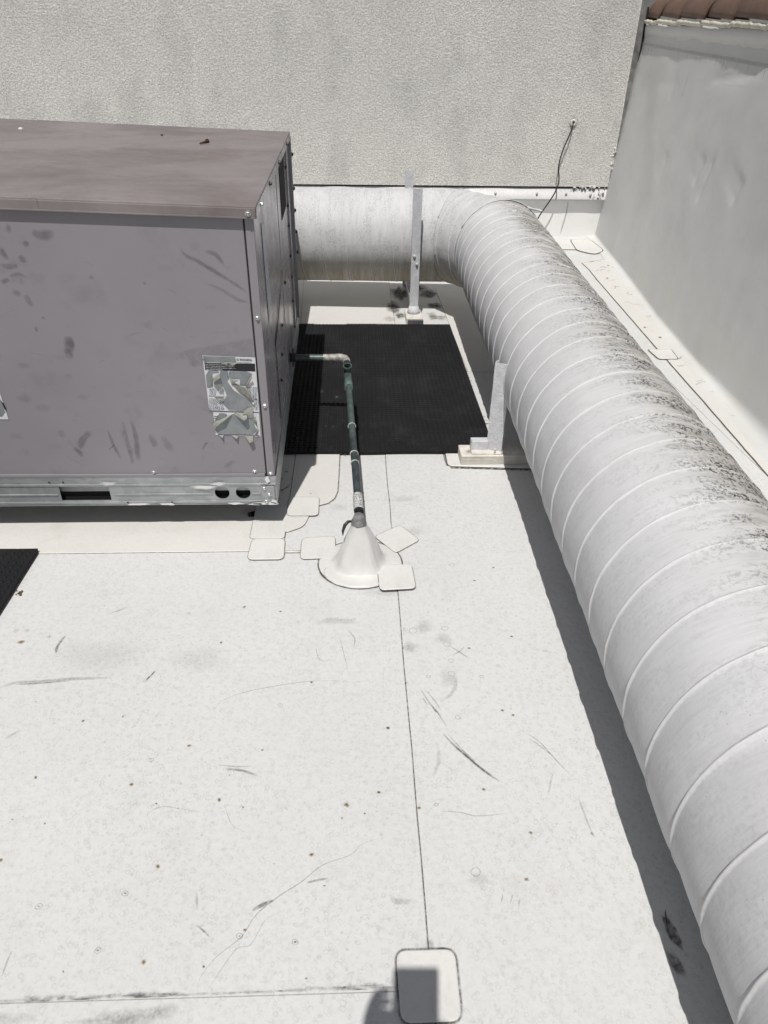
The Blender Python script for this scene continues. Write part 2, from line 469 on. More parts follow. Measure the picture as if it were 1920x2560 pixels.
# lapped membrane sheets
sheet('membrane_sheet', wig([(.156, 2.06), (.155, .697), (-.8, .700), (-3.6, .74)], .0025, 14)[::-1]+[V((-3.6, 2.06))][:0]+[V((.156, 2.06))][:0]+[V((-3.6, 3.0)), V((-.3, 3.0))][:0], .0, .0, 'roof_membrane', roof, 0) if False else None
lap = Stain(lambda x, y: V((x, y, .0034)))
sheet('membrane_sheet', rounded([(-4.4, -3.5), (.154, -3.5), (.153, .695), (-4.4, .72)], 0), 0, .0032, 'roof_membrane', roof, .0022, .5)
sheet('membrane_sheet', wig([(.157, .78), (.155, 2.1), (.150, 2.8), (.16, 5.0), (.17, 6.2), (1.9, 6.2), (2.0, 2.88), (1.9, .3), (1.0, -3.4), (.157, -3.4), (.157, .78)], .0022, 12)[:-1], 0, .0026, 'roof_membrane', roof, .0045, .85)
sheet('membrane_sheet', wig([(-4.4, 2.307), (-.44, 2.306), (-.30, 2.30), (-.30, 3.2), (-4.4, 3.2)], .001, 6), 0, .004, 'roof_membrane_plain', roof, .004, .8)
# curved reinforcement around the curb corner
sheet('membrane_sheet', [V((-.30, 5.9)), V((-.30, 2.60)), V((-.262, 2.612)), V((-.225, 2.632)), V((-.17, 2.638)), V((-.125, 2.66)), V((-.098, 2.70)), V((-.086, 2.76)), V((-.083, 2.9)), V((-.08, 3.4)), V((-.05, 5.9))], .004, .003, 'roof_membrane_plain', roof, .006, .8)
sheet('membrane_sheet', rounded([(-.31, 2.44, 0), (-.29, 2.435, 0), (-.225, 2.475), (-.205, 2.56, 0), (-.31, 2.58, 0)], .03), .0042, .002, 'roof_membrane_plain', roof, .003, .7)
sheet('membrane_sheet', rounded([(-.30, 2.291), (-.17, 2.291), (-.17, 2.302), (-.30, 2.303)], 0), .003, .0015, 'caulk', roof, .004, 1.)
# sheets round the back supports
sheet('membrane_sheet', wig([(-.4, 5.15), (.30, 5.15), (.31, 7.9), (-.5, 7.9)], .002, 8), .003, .003, 'roof_membrane_plain', roof, .004, .7)
sheet('membrane_sheet', wig([(.72, 4.205), (1.9, 4.19), (1.9, 6.1), (.7, 6.1)], .002, 6), .0030, .002, 'roof_membrane_plain', roof, .004, .8)
# seam along the right
sheet('membrane_sheet', wig([(2.235, 6.75), (2.208, 6.39), (2.109, 4.68), (2.06, 3.75), (2.009, 2.88), (1.86, .3), (1.86, -3), (2.6, -3), (2.6, 7.2), (2.235, 7.0)], .003, 10), 0, .0036, 'roof_membrane_plain', roof, .012, 1.3)

# ---------------------------------------------------------------- roof patches
Z = .0042
def patch(corners, label, r=.028, z=Z, th=.003, group='welded membrane patches around the drain boot', mat='roof_membrane_patch', drape=None, da=.9, d=.005):
    cx = sum(c[0] for c in corners)/len(corners); cy = sum(c[1] for c in corners)/len(corners)
    o = sheet('roof_patch', rounded([(c[0]-cx, c[1]-cy)+tuple(c[2:]) for c in corners], r), 0, th, mat, None, d*.8, da*.75, drape)
    o.location = (cx, cy, z)
    tag(o, label, 'roof patch', group)
    return o
patch([(-.446, 2.52+.12, 0), (-.443, 2.388), (-.30, 2.388), (-.302, 2.64, 0)], 'white membrane patch on the unit curb corner, half in the shadow of the unit', .02)
patch([(-.432, 2.385), (-.436, 2.243), (-.291, 2.243), (-.297, 2.385)], 'white rounded patch at the end of the long seam, below the half shaded patch', .026, Z+.0006, .0036)
patch([(-.226, 2.388), (-.226, 2.243), (-.085, 2.249), (-.090, 2.40)], 'white rounded membrane patch touching the left side of the drain boot', .024)
patch([(-.303, 2.704), (-.303, 2.553), (-.166, 2.553), (-.168, 2.704)], 'creased white membrane patch at the lower end of the curved seam beside the unit', .024, Z+.0035)
patch([(.081, 2.181), (.085, 2.032), (.222, 2.040), (.215, 2.190)], 'white rounded membrane patch with a rust dot, front right of the drain boot', .022, Z+.009, .0045)
patch([(.075, 2.392), (.158, 2.275), (.262, 2.363), (.186, 2.474)], 'diamond turned white membrane patch behind the right side of the drain boot', .018, Z+.002)
patch([(.080, .776), (.083, .634), (.211, .634), (.213, .775)], 'large white rounded membrane patch over the seam crossing, crossed by the phone shadow', .024, Z, .004, None, d=.008)
patch([(2.03, 4.60), (2.04, 4.42), (2.17, 4.42), (2.19, 4.60)], 'white rectangular membrane patch on the seam right of the duct', .02, Z, .004, None, d=.012, da=1.5)
patch([(2.06, 8.02), (2.14, 7.55), (2.40, 7.55), (2.38, 8.02)], 'square cornered white patch on the roof below the hanging cable', .01, Z, .003, None, d=.016, da=1.5)
patch([(2.38, 8.0), (2.32, 7.50), (2.46, 7.33), (2.60, 7.5), (2.60, 8.0)], 'round cornered stained white patch in the far roof corner', .08, Z+.003, .003, None, d=.016, da=1.5)

# ---------------------------------------------------------------- stains on the roof
def G(px, py, z=0.):
    d = Rw @ V((px-960, py-1280, f)).normalized(); t = (z-H)/d.z; return (d.x*t, d.y*t)
def zs(x, y):
    z = .0015
    if y < .70 and x < .155: z = .0048
    elif x > .156: z = .0042
    elif x < -.29 and y > 2.30: z = .0056
    elif y > 2.6 and x < -.04: z = .0085
    if x > 1.85: z = .0055
    if x < .32 and y > 5.14: z = .0078
    return z
rust = Stain(lambda x, y: V((x, y, zs(x, y))))
dark = Stain(lambda x, y: V((x, y, zs(x, y)+.0007)))
grey = Stain(lambda x, y: V((x, y, zs(x, y)+.0003)))
K = 1000/1659.
for x, y, s in [(1013, 30, 1), (1163, 48, .8), (88, 175, 1.8), (917, 177, .9), (1292, 342, .9), (345, 502, .9), (510, 484, .7), (784, 605, 1), (1088, 623, .6), (1608, 532, 1), (148, 737, .9), (545, 766, 1.), (909, 830, 1), (1008, 861, .5), (1437, 851, 1.3), (186, 928, .5), (655, 1106, 1), (1292, 1057, 1), (1016, 1370, .7), (596, 1503, .9), (845, 1522, .6), (1572, 798, .5), (3, 1080, .9), (150, 423, .4)]:
    a, b = G(x*K, 1500+y*K); rust.blob(a, b, .0075*s, .006*s, 1., rot=random.random()*3); dark.blob(a, b, .0026*s, .0018*s, 1., 8)
for x, y in [(837, 427), (632, 118), (602, 492), (155, 930), (683, 1273), (326, 1375), (942, 1512), (919, 1771), (845, 862), (787, 836), (104, 1286), (737, 46), (170, 127)]:
    a, b = G(900+x*.4522, 1400+y*.4522); rust.blob(a, b, .0065, .0055, 1.); dark.blob(a, b, .0022, .0016, 1., 8)
for x, y in [(520, 1218), (406, 1455), (1137, 1096), (603, 335), (205, 152), (113, 127), (66, 129), (432, 24), (783, 57), (688, 1310), (161, 1272), (1345, 1187), (994, 1396), (1225, 1420), (952, 728), (750, 764), (648, 846), (628, 665), (96, 900), (52, 912), (1163, 437), (1418, 906), (1513, 887), (1270, 1571), (262, 1543)]:
    a, b = G(x*K, 1500+y*K); dark.blob(a, b, random.uniform(.0018, .0042), random.uniform(.0014, .003), .9, 9)
    if random.random() < .45: grey.loop(a, b, .007, .0022, .8)
for x, y, r in [(293, 395, .014), (468, 382, .012), (507, 30, .011), (505, 633, .012), (637, 1730, .012), (503, 562, .009), (250, 390, .007), (673, 650, .006), (378, 648, .006), (422, 1357, .005), (255, 488, .010), (1022, 507, .005), (765, 588, .005), (540, 875, .008), (480, 470, .012)]:
    a, b = G(900+x*.4522, 1400+y*.4522); grey.loop(a, b, r, .0024, .9); 
def gs(L, k, ox, oy): return [G(ox+x*k, oy+y*k) for x, y in L]
C3 = lambda *L: gs(L, .4522, 900, 1400)
C7 = lambda *L: gs(L, K, 0, 1500)
grey.stroke(C3((455, 960), (520, 1030), (590, 1090), (660, 1150), (720, 1195), (775, 1230)), .011, 1.5)
dark.stroke(C3((520, 1030), (590, 1090), (660, 1152), (722, 1198)), .005, .8)
grey.stroke(C3((480, 960), (560, 1050), (640, 1120)), .004, 1.2)
grey.stroke(C3((330, 710), (380, 790), (430, 850), (480, 930)), .006, 1.1)
grey.stroke(C3((360, 720), (410, 780), (450, 840)), .005, .9)
grey.stroke(C3((345, 765), (372, 805)), .004, 1.2)
grey.stroke(C3((400, 820), (430, 852)), .007, 1.5)
grey.stroke(C3((915, 965), (980, 1000), (1060, 1085), (1110, 1140), (1160, 1190)), .004, 1.1)
grey.stroke(C3((930, 990), (990, 1030), (1060, 1085)), .004, 1.1)
grey.stroke(C3((480, 470), (560, 520), (610, 553)), .004, 1.2)
grey.stroke(C3((510, 530), (550, 510), (575, 485)), .004, 1.1)
grey.stroke(C3((440, 790), (500, 750), (530, 690), (520, 640)), .016, .45)
grey.stroke(C3((440, 1395), (550, 1400), (650, 1420), (820, 1405)), .004, .8)
grey.stroke(C3((1205, 1320), (1240, 1410), (1285, 1525)), .006, .7)
dark.blob(*G(900+1284*.4522, 1400+1520*.4522), .005, .008, .6, rot=.4)
grey.stroke(C3((1065, 1180), (1050, 1250), (1040, 1300)), .006, .5)
grey.stroke(C3((435, 1040), (430, 1130), (400, 1210)), .014, .35)
grey.stroke(C3((165, 1870), (210, 1890), (290, 1890)), .018, .55)
grey.stroke(C3((780, 1900), (790, 1850)), .004, .8); grey.stroke(C3((830, 1900), (845, 1850)), .004, .7); grey.stroke(C3((875, 1930), (885, 1870)), .004, .6)
grey.stroke(C7((0, 365), (60, 345), (160, 340), (280, 330), (380, 325), (470, 325)), .018, .7)
grey.stroke(C7((60, 352), (160, 347), (300, 336)), .006, 1.2)
grey.stroke(C7((232, 222), (240, 190), (275, 145)), .012, 1.4)
dark.stroke(C7((603, 337), (625, 315), (650, 290)), .007, .9)
grey.stroke(C7((889, 458), (920, 420), (1010, 385), (1130, 360), (1290, 338), (1470, 338)), .0028, 1.)
grey.stroke(C7((1408, 155), (1425, 220), (1445, 300)), .003, .8)
grey.stroke(C7((1440, 120), (1470, 160), (1468, 200)), .004, 1.1)
grey.stroke(C7((1310, 195), (1320, 240), (1350, 262)), .003, .9)
grey.stroke(C7((1310, 100), (1370, 85), (1440, 90), (1480, 80)), .035, .40)
grey.stroke(C7((935, 702), (1000, 708), (1070, 730)), .011, 1.)
grey.stroke(C7((900, 685), (980, 692), (1050, 690)), .006, .7)
grey.stroke(C7((1045, 1290), (1090, 1265), (1140, 1245)), .012, 1.3)
grey.stroke(C7((1270, 1175), (1310, 1165), (1365, 1155)), .007, 1.)
grey.stroke(C7((815, 1210), (818, 1290)), .008, .5); grey.stroke(C7((815, 1350), (840, 1370), (870, 1400)), .006, .9)
grey.stroke(C7((820, 1640), (830, 1570), (900, 1480), (1000, 1400), (1060, 1310), (1150, 1235), (1250, 1170), (1340, 1100), (1450, 1060), (1510, 1010), (1600, 985)), .0026, 1.)
grey.stroke(C7((850, 1640), (900, 1560), (980, 1450), (1040, 1430), (1100, 1330), (1160, 1300)), .0022, .8)
grey.stroke(C7((610, 905), (620, 880), (680, 858), (760, 870), (830, 880)), .0024, .9)
grey.stroke(C7((930, 845), (960, 930), (1020, 965)), .0024, .6)
grey.stroke(C7((20, 580), (50, 560), (80, 545)), .012, .5)
grey.stroke(C7((460, 55), (500, 42), (530, 30)), .008, .8)
grey.stroke(C7((5, 1570), (30, 1500), (50, 1455)), .005, .7)
# dirt collected along the front lap
for i in range(90):
    x = -.85+i*.0103+random.uniform(-.01, .01); k = 1. if -.72 < x < -.38 or -.12 < x < .06 else .45
    grey.blob(x, .7035+random.uniform(0, .006)*k, random.uniform(.012, .03), random.uniform(.0025, .007)*(.5+.5*k), random.uniform(.3, 1.)*k, jag=.5, core=.2)
for (x, rx) in ((-.69, .035), (-.60, .03), (-.47, .03), (-.43, .02), (.0, .02)): dark.blob(x, .702, rx, .0028, .6, core=.3)
grey.blob(-.50, .66, .10, .022, .8, 20, jag=.5, core=.2); grey.blob(-.42, .672, .05, .016, .6, 20, jag=.5, core=.2); grey.blob(-.75, .67, .08, .015, .4, 20, jag=.5, core=.2)
dark.blob(.158, .785, .012, .014, .35); dark.blob(.185, .777, .014, .004, .9); dark.blob(.155, 1.58, .006, .004, .6)
# dirt between patches and boot, puddle grime
for (px, py, rx, ry, a) in [(1200, 2200, .03, .02, .3), (1060, 1570, .035, .04, .45), (1025, 1620, .03, .03, .5), (1110, 1600, .04, .03, .35), (1120, 1700, .03, .05, .3), (1010, 1250, .09, .03, .3), (1035, 1330, .05, .04, .3), (850, 1270, .05, .03, .25), (1290, 900, .02, .08, .2), (960, 1480, .1, .03, .25), (500, 1650, .12, .06, .22), (250, 1640, .2, .08, .2)]:
    a_, b_ = G(px, py); grey.blob(a_, b_, rx, ry, a, 18, jag=.8, core=.3)
# dark algae around the back support and below the duct
for (px, py, rx, ry, a) in [(1000, 735, .05, .16, 1), (985, 770, .04, .12, .9), (1070, 735, .06, .10, .9), (1085, 765, .04, .07, .8), (1000, 790, .03, .06, .8), (1095, 795, .05, .05, .5), (1130, 745, .08, .06, .4), (1040, 720, .08, .09, .9), (1150, 770, .03, .02, .8), (1140, 790, .05, .02, .4)]:
    a_, b_ = G(px, py); dark.blob(a_, b_, rx*1.5, ry*1.35, a*1.2, 30, jag=.9, core=.5)
br = Stain(lambda x, y: V((x, y, zs(x, y)+.0011)))
for (px, py, rx, ry, a) in [(1080, 790, .05, .10, .6), (975, 800, .05, .08, .5), (1490, 700, .02, .04, .2), (1215, 1140, .03, .02, .3)]:
    a_, b_ = G(px, py); br.blob(a_, b_, rx, ry, a, 18, jag=.9, core=.3)
# stain spots near the unit foot
for (px, py, r, a) in [(716, 1182, .012, .9), (706, 1200, .008, .9), (730, 1200, .006, .9), (705, 1228, .010, .9), (777, 1238, .005, 1), (720, 1222, .01, .5), (745, 1158, .006, .6), (697, 1250, .008, .8)]:
    a_, b_ = G(px, py); dark.blob(a_, b_, r, r*.8, a, 12, jag=.6)
grey.stroke([G(700, 1232), G(715, 1222), G(728, 1212)], .012, 1.2)
a_, b_ = G(636, 1288); dark.blob(a_, b_+.0, .034, .022, 1.3, 22, jag=.5, core=.9); dark.blob(a_, b_, .030, .018, 1.5, 22, jag=.5, core=.9)
grey.blob(a_-.02, b_+.02, .05, .04, .5)
# dark flake in the duct's shadow
a_, b_ = G(1680, 2335); dark.blob(a_, b_, .014, .036, .8, 22, rot=.12, jag=.4, core=.85)
a_, b_ = G(1688, 2410); dark.blob(a_, b_, .017, .03, .7, 22, rot=.25, jag=1., core=.6)
dark.stroke([G(1662, 2275), G(1664, 2300), G(1668, 2330)], .006, .9)
for i in range(16):
    px = 1480+random.random()*160; py = 1450+(px-1480)*3.6+random.uniform(-80, 40)
    L = [G(px, py)]
    for k in range(4): px += random.uniform(6, 22); py += random.uniform(-22, 6); L.append(G(px, py))
    grey.stroke(L, .0026, 1.)
# grime on right strip
for i in range(46):
    y = random.uniform(3.0, 7.2); x = 2.01+(y-2.88)*.058+random.uniform(.02, .24)
    (grey if i % 3 else br).stroke([(x, y), (x+random.uniform(.02, .06), y+random.uniform(-.03, .05)), (x+random.uniform(.04, .09), y+random.uniform(-.05, .08))], random.uniform(.008, .02), random.uniform(.4, 1.1))
for px, py in [(1808, 975), (1650, 845), (1612, 820), (1520, 665), (1785, 970)]:
    a_, b_ = G(px, py); dark.blob(a_, b_, .014, .014, 1.2, 10)
# mat-side crumbs of dirt
for (px, py) in [(1133, 850), (1150, 905), (1168, 945), (1175, 960), (1205, 1050), (1215, 1060), (1128, 820), (1160, 925)]:
    for k in range(5):
        a_, b_ = G(px+random.uniform(-5, 7), py+random.uniform(-9, 9)); dark.blob(a_, b_, random.uniform(.004, .010), random.uniform(.004, .009), .9, 9, jag=.8)
# far corner stains
a_, b_ = G(1494, 625); br.blob(a_, b_, .06, .05, 1., jag=.6); dark.blob(a_, b_, .03, .025, 1., jag=.6)
dark.stroke([G(1452, 619), G(1467, 622), G(1480, 624)], .03, .9)
rust.build('rust_spots', 'stain_rust', roof, 'stuff'); dark.build('dirt_spots', 'stain_dark', roof, 'stuff')
grey.build('scuff_marks', 'stain_grey', roof, 'stuff'); br.build('brown_stains', 'stain_brown', roof, 'stuff')

# ---------------------------------------------------------------- back wall
bw = empty('stucco_wall', (-1, WY, 0)); tag(bw, 'pale rough stucco wall across the back of the roof', 'wall')
mb = MB(); mb.box(-6, 2.742, WY-.005, WY+.30, .522, 3.6)
# ragged lower edge lumps
o = mb.build('wall_face', 'stucco', bw); o.location = (1, -WY, 0)
mb = MB(); mb.box(-6, 2.99, WY+.045, WY+.34, .0, .60, 0); o = mb.build('wall_base', 'upstand_membrane_lit', bw); o.location = (1, -WY, 0)
mb = MB(); mb.box(-6, 2.742, WY+.012, WY+.044, .505, .5225); o = mb.build('shadow_gap', 'black_gap', bw); o.location = (1, -WY, 0)
# metal counter-flashing, slightly wavy
mb = MB(); n = 160; vs = []; fs = []
for i in range(n+1):
    x = -6+8.745*i/n; wv = .006*noise.noise(V((x*3, 0, 0)))
    vs += [(x, WY+.043, .505), (x, WY+.008+wv, .506), (x, WY-.004+wv, .40), (x, WY-.016+wv*2, .388+.004*noise.noise(V((x*7, 2, 0)))), (x, WY+.030, .384)]
for i in range(n):
    for k in range(4): fs.append((i*5+k, (i+1)*5+k, (i+1)*5+k+1, i*5+k+1))
mb.add(vs, fs); fl = mb.build('counter_flashing', 'white_flashing', bw, True); fl.location = (1, -WY, 0)
sc0 = None
for x in (-.6, .5, 1.53, 1.98, 2.30):
    mb = MB(); lathe(mb, [(.013, 0), (.013, -.006), (.008, -.012), (.002, -.014)], (x, WY, .452), 10, axis='y'); q = mb.build('screw', 'white_flashing', fl, True); q.location = (0, .0, 0)
# crumbly stucco/caulk lumps along the foot and edge of the stucco near the corner
mb = MB()
for i in range(60):
    if i < 26: x = 2.34+random.random()*.40; z = .515+random.uniform(-.012, .012); y = WY-.004
    elif i < 40: x = 2.55+random.random()*.18; z = .42+random.random()*.06; y = WY-.012
    else: x = 2.748+random.uniform(-.012, .012); z = .55+random.random()*.35; y = WY-.004
    r = random.choice((.004, .006, .009, .014))*random.uniform(.7, 1.2); b = len(mb.v)
    lathe(mb, [(r*.3, -r*.9), (r, -r*.3), (r*.9, r*.3), (r*.25, r*.8)], (x, y, z), 7, axis='z')
mb.v = [(v[0]+.008*noise.noise(V(v)*90), v[1]+.004*noise.noise(V(v)*70), v[2]+.008*noise.noise(V(v)*80+V((5, 5, 5)))) for v in mb.v]
o = mb.build('loose_caulk', 'caulk', bw); o.location = (1, -WY, 0)
mb = MB(); mb.box(2.743, 2.95, WY+.03, WY+.30, .60, 3.2)
o = mb.build('corner_flashing', 'grey_flashing', bw); o.location = (1, -WY, 0)
mb = MB(); mb.box(2.743, 2.765, WY+.004, WY+.029, .62, 2.6); o = mb.build('corner_trim', 'caulk', bw); o.location = (1, -WY, 0)
mb = MB(); mb.box(2.836, 2.848, WY+.010, WY+.0295, .52, 2.1); o = mb.build('corner_gap', 'black_gap', bw); o.location = (1, -WY, 0)
# stains on the wall base
ws = Stain(lambda x, z: V((x, WY+.043, z)))
ws.stroke([(2.345, .39), (2.345, .25), (2.325, .12), (2.31, .02)], .022, 1.)
o = ws.build('seam_line', 'stain_grey', bw); o.location = (1, -WY, 0)
wb = Stain(lambda x, z: V((x, WY-.0065, z)))
wb.blob(2.265, 1.124, .075, .07, .5, 16, jag=.6)
o = wb.build('drip_stain', 'stain_grey', bw); o.location = (1, -WY, 0)

# ---------------------------------------------------------------- parapet wall on the right
par = empty('parapet_wall', (2.4, 4, 0)); tag(par, 'membrane covered parapet wall with wrinkles along the right side', 'wall')
mb = MB(); ys = [-3+ (8.42+3)*j/520 for j in range(521)]
prof = [(-.075, .0030), (-.06, .0050), (-.035, .0060), (-.015, .008)]
for k in range(1, 9): prof.append((0, k/8))
prof_n = len(prof)
def xb(y):
    L_ = [(-4, 1.55), (3.348, 2.157), (3.855, 2.206), (4.273, 2.245), (5.257, 2.335), (5.838, 2.412), (6.822, 2.540), (7.646, 2.632), (9, 2.79)]
    for (a, b), (c, d) in zip(L_, L_[1:]):
        if y <= c: return b+(d-b)*(y-a)/(c-a)
    return 2.79
def xw(y): return 2.86-.090*(8.14-y)
def ztop(y): return 1.845+.038*(y-5.0)
folds = [(7.2, .85, .35, .25), (6.2, .80, .3, .3), (5.75, .78, .25, .3), (5.2, .75, .3, .3), (6.9, 1.35, .5, .12), (6.0, 1.42, .45, .12), (7.6, .70, .2, .3)]
def Wp(px, py):
    x = 2.6
    d = Rw @ V((px-960, py-1280, f)).normalized()
    for _ in range(20): t = x/d.x; x = xw(d.y*t)
    return d.y*t, H+d.z*t
creases = []
for (a_, b_, A_, lf, ln_) in (((1698, 391), (1680, 452), .015, .16, .02), ((1797, 398), (1775, 462), .018, .14, .02), ((1820, 398), (1790, 505), .020, .07, .02), ((1902, 455), (1879, 508), .019, .15, .02), ((1912, 186), (1790, 203), .015, .16, .04), ((1700, 205), (1660, 212), .008, .1, .08)):
    q1 = Wp(*a_); q2 = Wp(*b_); creases.append((q1[0], q1[1], q2[0], q2[1], A_, lf, ln_))
rows = []
for y in ys:
    row = []
    wv = .012*noise.noise(V((y*1.1, 3, 0)))
    for i, (a, b) in enumerate(prof):
        if i < 4: row.append((xb(y)+a, y, b+ (.0018*noise.noise(V((a*9, y*6, 0))) if a > -.07 else 0)))
        else:
            rc = .015+.05*max(0, min(1, (4.3-y)/1.3)); t = b*math.pi/2
            row.append((xb(y)+rc*math.sin(t)*.8-.015*(1-b), y, .008+rc*(1-math.cos(t))))
    # steeper cove: x as ellipse
    m = 84
    zc = row[-1][2]; xc = row[-1][0]
    for k in range(1, m+1):
        z = zc+(ztop(y)-zc)*k/m
        d = .012*noise.noise(V((y*.9, z*1.1, 5)))+.006*noise.noise(V((y*2.6, z*2.2, 9)))
        for (ya, za, yb, zb_, A_, lf, ln_) in creases:
            L2 = math.hypot(yb-ya, zb_-za); ty, tz = (yb-ya)/L2, (zb_-za)/L2
            u_ = ((y-ya)*ty+(z-za)*tz)/L2; n_ = (y-ya)*(-tz)+(z-za)*ty
            e = math.exp(-max(0, abs(u_-.5)-.32)**2/.045)
            d += A_*e*(math.exp(-n_/lf) if n_ > 0 else math.exp(n_/ln_))
        sl_ = max(0, 1-(z-zc)/(ztop(y)-zc)); row.append((xw(y)-(xw(y)-xc)*sl_+(wv+d)*(1-sl_), y, z))
    rows.append(row)
L = len(rows[0]); vs = [p for r in rows for p in r]
fs = [(j*L+i, (j+1)*L+i, (j+1)*L+i+1, j*L+i+1) for j in range(len(rows)-1) for i in range(L-1)]
mb.add(vs, fs); mb.recalc = False
pf = mb.build('membrane_facing', 'wall_membrane', par, True); pf.location = (-2.4, -4, 0)
# solid body behind the facing
mb = MB(); vs = []
for y in (-3, 8.42):
    vs += [(xw(y)+.06, y, -1), (xw(y)+.36, y, -1), (xw(y)+.36, y, ztop(y)-.02), (xw(y)+.06, y, ztop(y)-.02)]
mb.add(vs, [(0, 1, 2, 3), (4, 7, 6, 5), (0, 4, 5, 1), (1, 5, 6, 2), (2, 6, 7, 3), (3, 7, 4, 0)])
o = mb.build('wall_core', 'stucco', par); o.location = (-2.4, -4, 0)
# folded membrane rim under the tiles + crumbled mortar line
mb = MB(); vs = []; fs = []
yy = [-3+11.38*j/300 for j in range(301)]
for y in yy:
    zt = ztop(y); wv = .02*noise.noise(V((y*2.2, 0, 4)))+.012*noise.noise(V((y*9, 0, 4)))
    vs += [(xw(y)+.05, y, zt-.06), (xw(y)-.012, y, zt-.10+wv*1.2), (xw(y)-.02, y, zt-.03), (xw(y)-.012, y, zt+.012+wv), (xw(y)+.06, y, zt+.02+wv)]
for j in range(300):
    for k in range(4): fs.append((j*5+k, (j+1)*5+k, (j+1)*5+k+1, j*5+k+1))
mb.add(vs, fs); mb.recalc = False; o = mb.build('membrane_rim', 'wall_membrane', par, True); o.location = (-2.4, -4, 0)
mb = MB(); vs = []; fs = []
for j, y in enumerate(yy):
    zt = ztop(y); ph = (y*1.55) % 1.0; sc_ = .012*(ph-.5); wv = .010*noise.noise(V((y*14, 1, 4)))+.006*noise.noise(V((y*40, 1, 4)))+sc_
    for k in range(6):
        t = math.pi*(k/5-.5); r = .017+.006*noise.noise(V((y*30, k, 0)))
        vs.append((xw(y)-.018-math.cos(t)*r, y, zt+.018+wv+math.sin(t)*r))
for j in range(300):
    for k in range(5): fs.append((j*6+k, (j+1)*6+k, (j+1)*6+k+1, j*6+k+1))
mb.add(vs, fs); mb.recalc = False; o = mb.build('mortar_line', 'mortar', par, True); o.location = (-2.4, -4, 0)
# clay cap tiles
def tile():
    mb = MB(); n = 14; vs = []; fs = []; Lt = .70
    for j, (yv, r) in enumerate(((0, .175), (.02, .178), (Lt*.5, .165), (Lt, .15))):
        for k in range(n+1):
            t = math.pi*k/n; vs.append((-math.cos(t)*r, yv, math.sin(t)*r*1.0))
    for j, (yv, r) in enumerate(((0, .158), (.02, .160), (Lt*.5, .147), (Lt, .132))):
        for k in range(n+1):
            t = math.pi*k/n; vs.append((-math.cos(t)*r, yv, math.sin(t)*r*1.0))
    q = n+1
    for j in range(3):
        for k in range(n):
            fs.append((j*q+k, j*q+k+1, (j+1)*q+k+1, (j+1)*q+k)); b = 4*q
            fs.append((b+j*q+k, b+(j+1)*q+k, b+(j+1)*q+k+1, b+j*q+k+1))
    for k in range(n): fs.append((k, 4*q+k, 4*q+k+1, k+1)); fs.append((3*q+k, 3*q+k+1, 7*q+k+1, 7*q+k))
    for j in range(3): fs.append((j*q, (j+1)*q, 4*q+(j+1)*q, 4*q+j*q)); fs.append((j*q+n, 4*q+j*q+n, 4*q+(j+1)*q+n, (j+1)*q+n))
    mb.add(vs, fs); return mb.build('clay_tile', 'clay_tile', None, True)
T0 = tile(); vis = 0
names = {7: 'clay cap tile at the stucco corner, farthest in the row on the parapet', 6: 'clay cap tile second from the stucco corner on the parapet', 5: 'clay cap tile third from the stucco corner on the parapet', 4: 'clay cap tile at the right edge of the photo on the parapet'}
for i in range(7):
    y = 7.70-i*.64
    o = T0 if i == 0 else T0.copy()
    if i: COL.objects.link(o)
    o.location = (xw(y)+.150, y, ztop(y)+.045); o.rotation_euler = (rad(2.2)+.03, 0, -.074+random.uniform(-.02, .02))
    nm = ['brown clay cap tile against the stucco wall, farthest of the parapet row', 'brown clay cap tile next after the farthest one on the parapet', 'third brown clay cap tile from the stucco wall on the parapet', 'fourth brown clay cap tile from the stucco wall on the parapet', 'brown clay cap tile at the right edge of the photo on the parapet'] 
    tag(o, nm[min(i, 4)], 'roof tile', 'clay cap tiles along the parapet')
# dirt line + drips on the membrane facing
pd = Stain(lambda y, z: V((xw(y)-.045, y, z)))
pts = [(y, ztop(y)-.155-.02*(8-y)*.4) for y in [8.1-.25*k for k in range(14)]]
pd.stroke(pts, .03, .9, False)
for k in range(26):
    y = random.uniform(4.8, 8.0); z = ztop(y)-.155-.02*(8-y)*.4
    pd.stroke([(y, z), (y+.005, z-.03), (y+.01, z-random.uniform(.04, .09))], .012, .8)
pd.stroke([(6.45, 1.6), (6.47, 1.5), (6.5, 1.38)], .008, 1.2)
o = pd.build('dirt_drips', 'stain_grey', par); o.location = (-2.4, -4, 0)

# ---------------------------------------------------------------- cable on the back wall
cb = empty('cable', (2.265, WY-.02, 1.124)); tag(cb, 'thin black cable hanging from a hole in the stucco wall down behind the duct', 'cable')
pts = [(2.265, WY+.02, 1.120), (2.26, WY-.03, 1.115), (2.235, WY-.055, 1.03), (2.19, WY-.06, .90), (2.165, WY-.065, .79), (2.16, WY-.07, .70), (2.178, WY-.07, .62), (2.180, WY-.07, .55), (2.15, WY-.075, .46), (2.09, WY-.085, .36), (2.03, WY-.095, .27), (1.985, WY-.10, .17), (1.96, WY-.12, .05), (1.93, WY-.2, .012), (1.8, WY-.5, .012)]
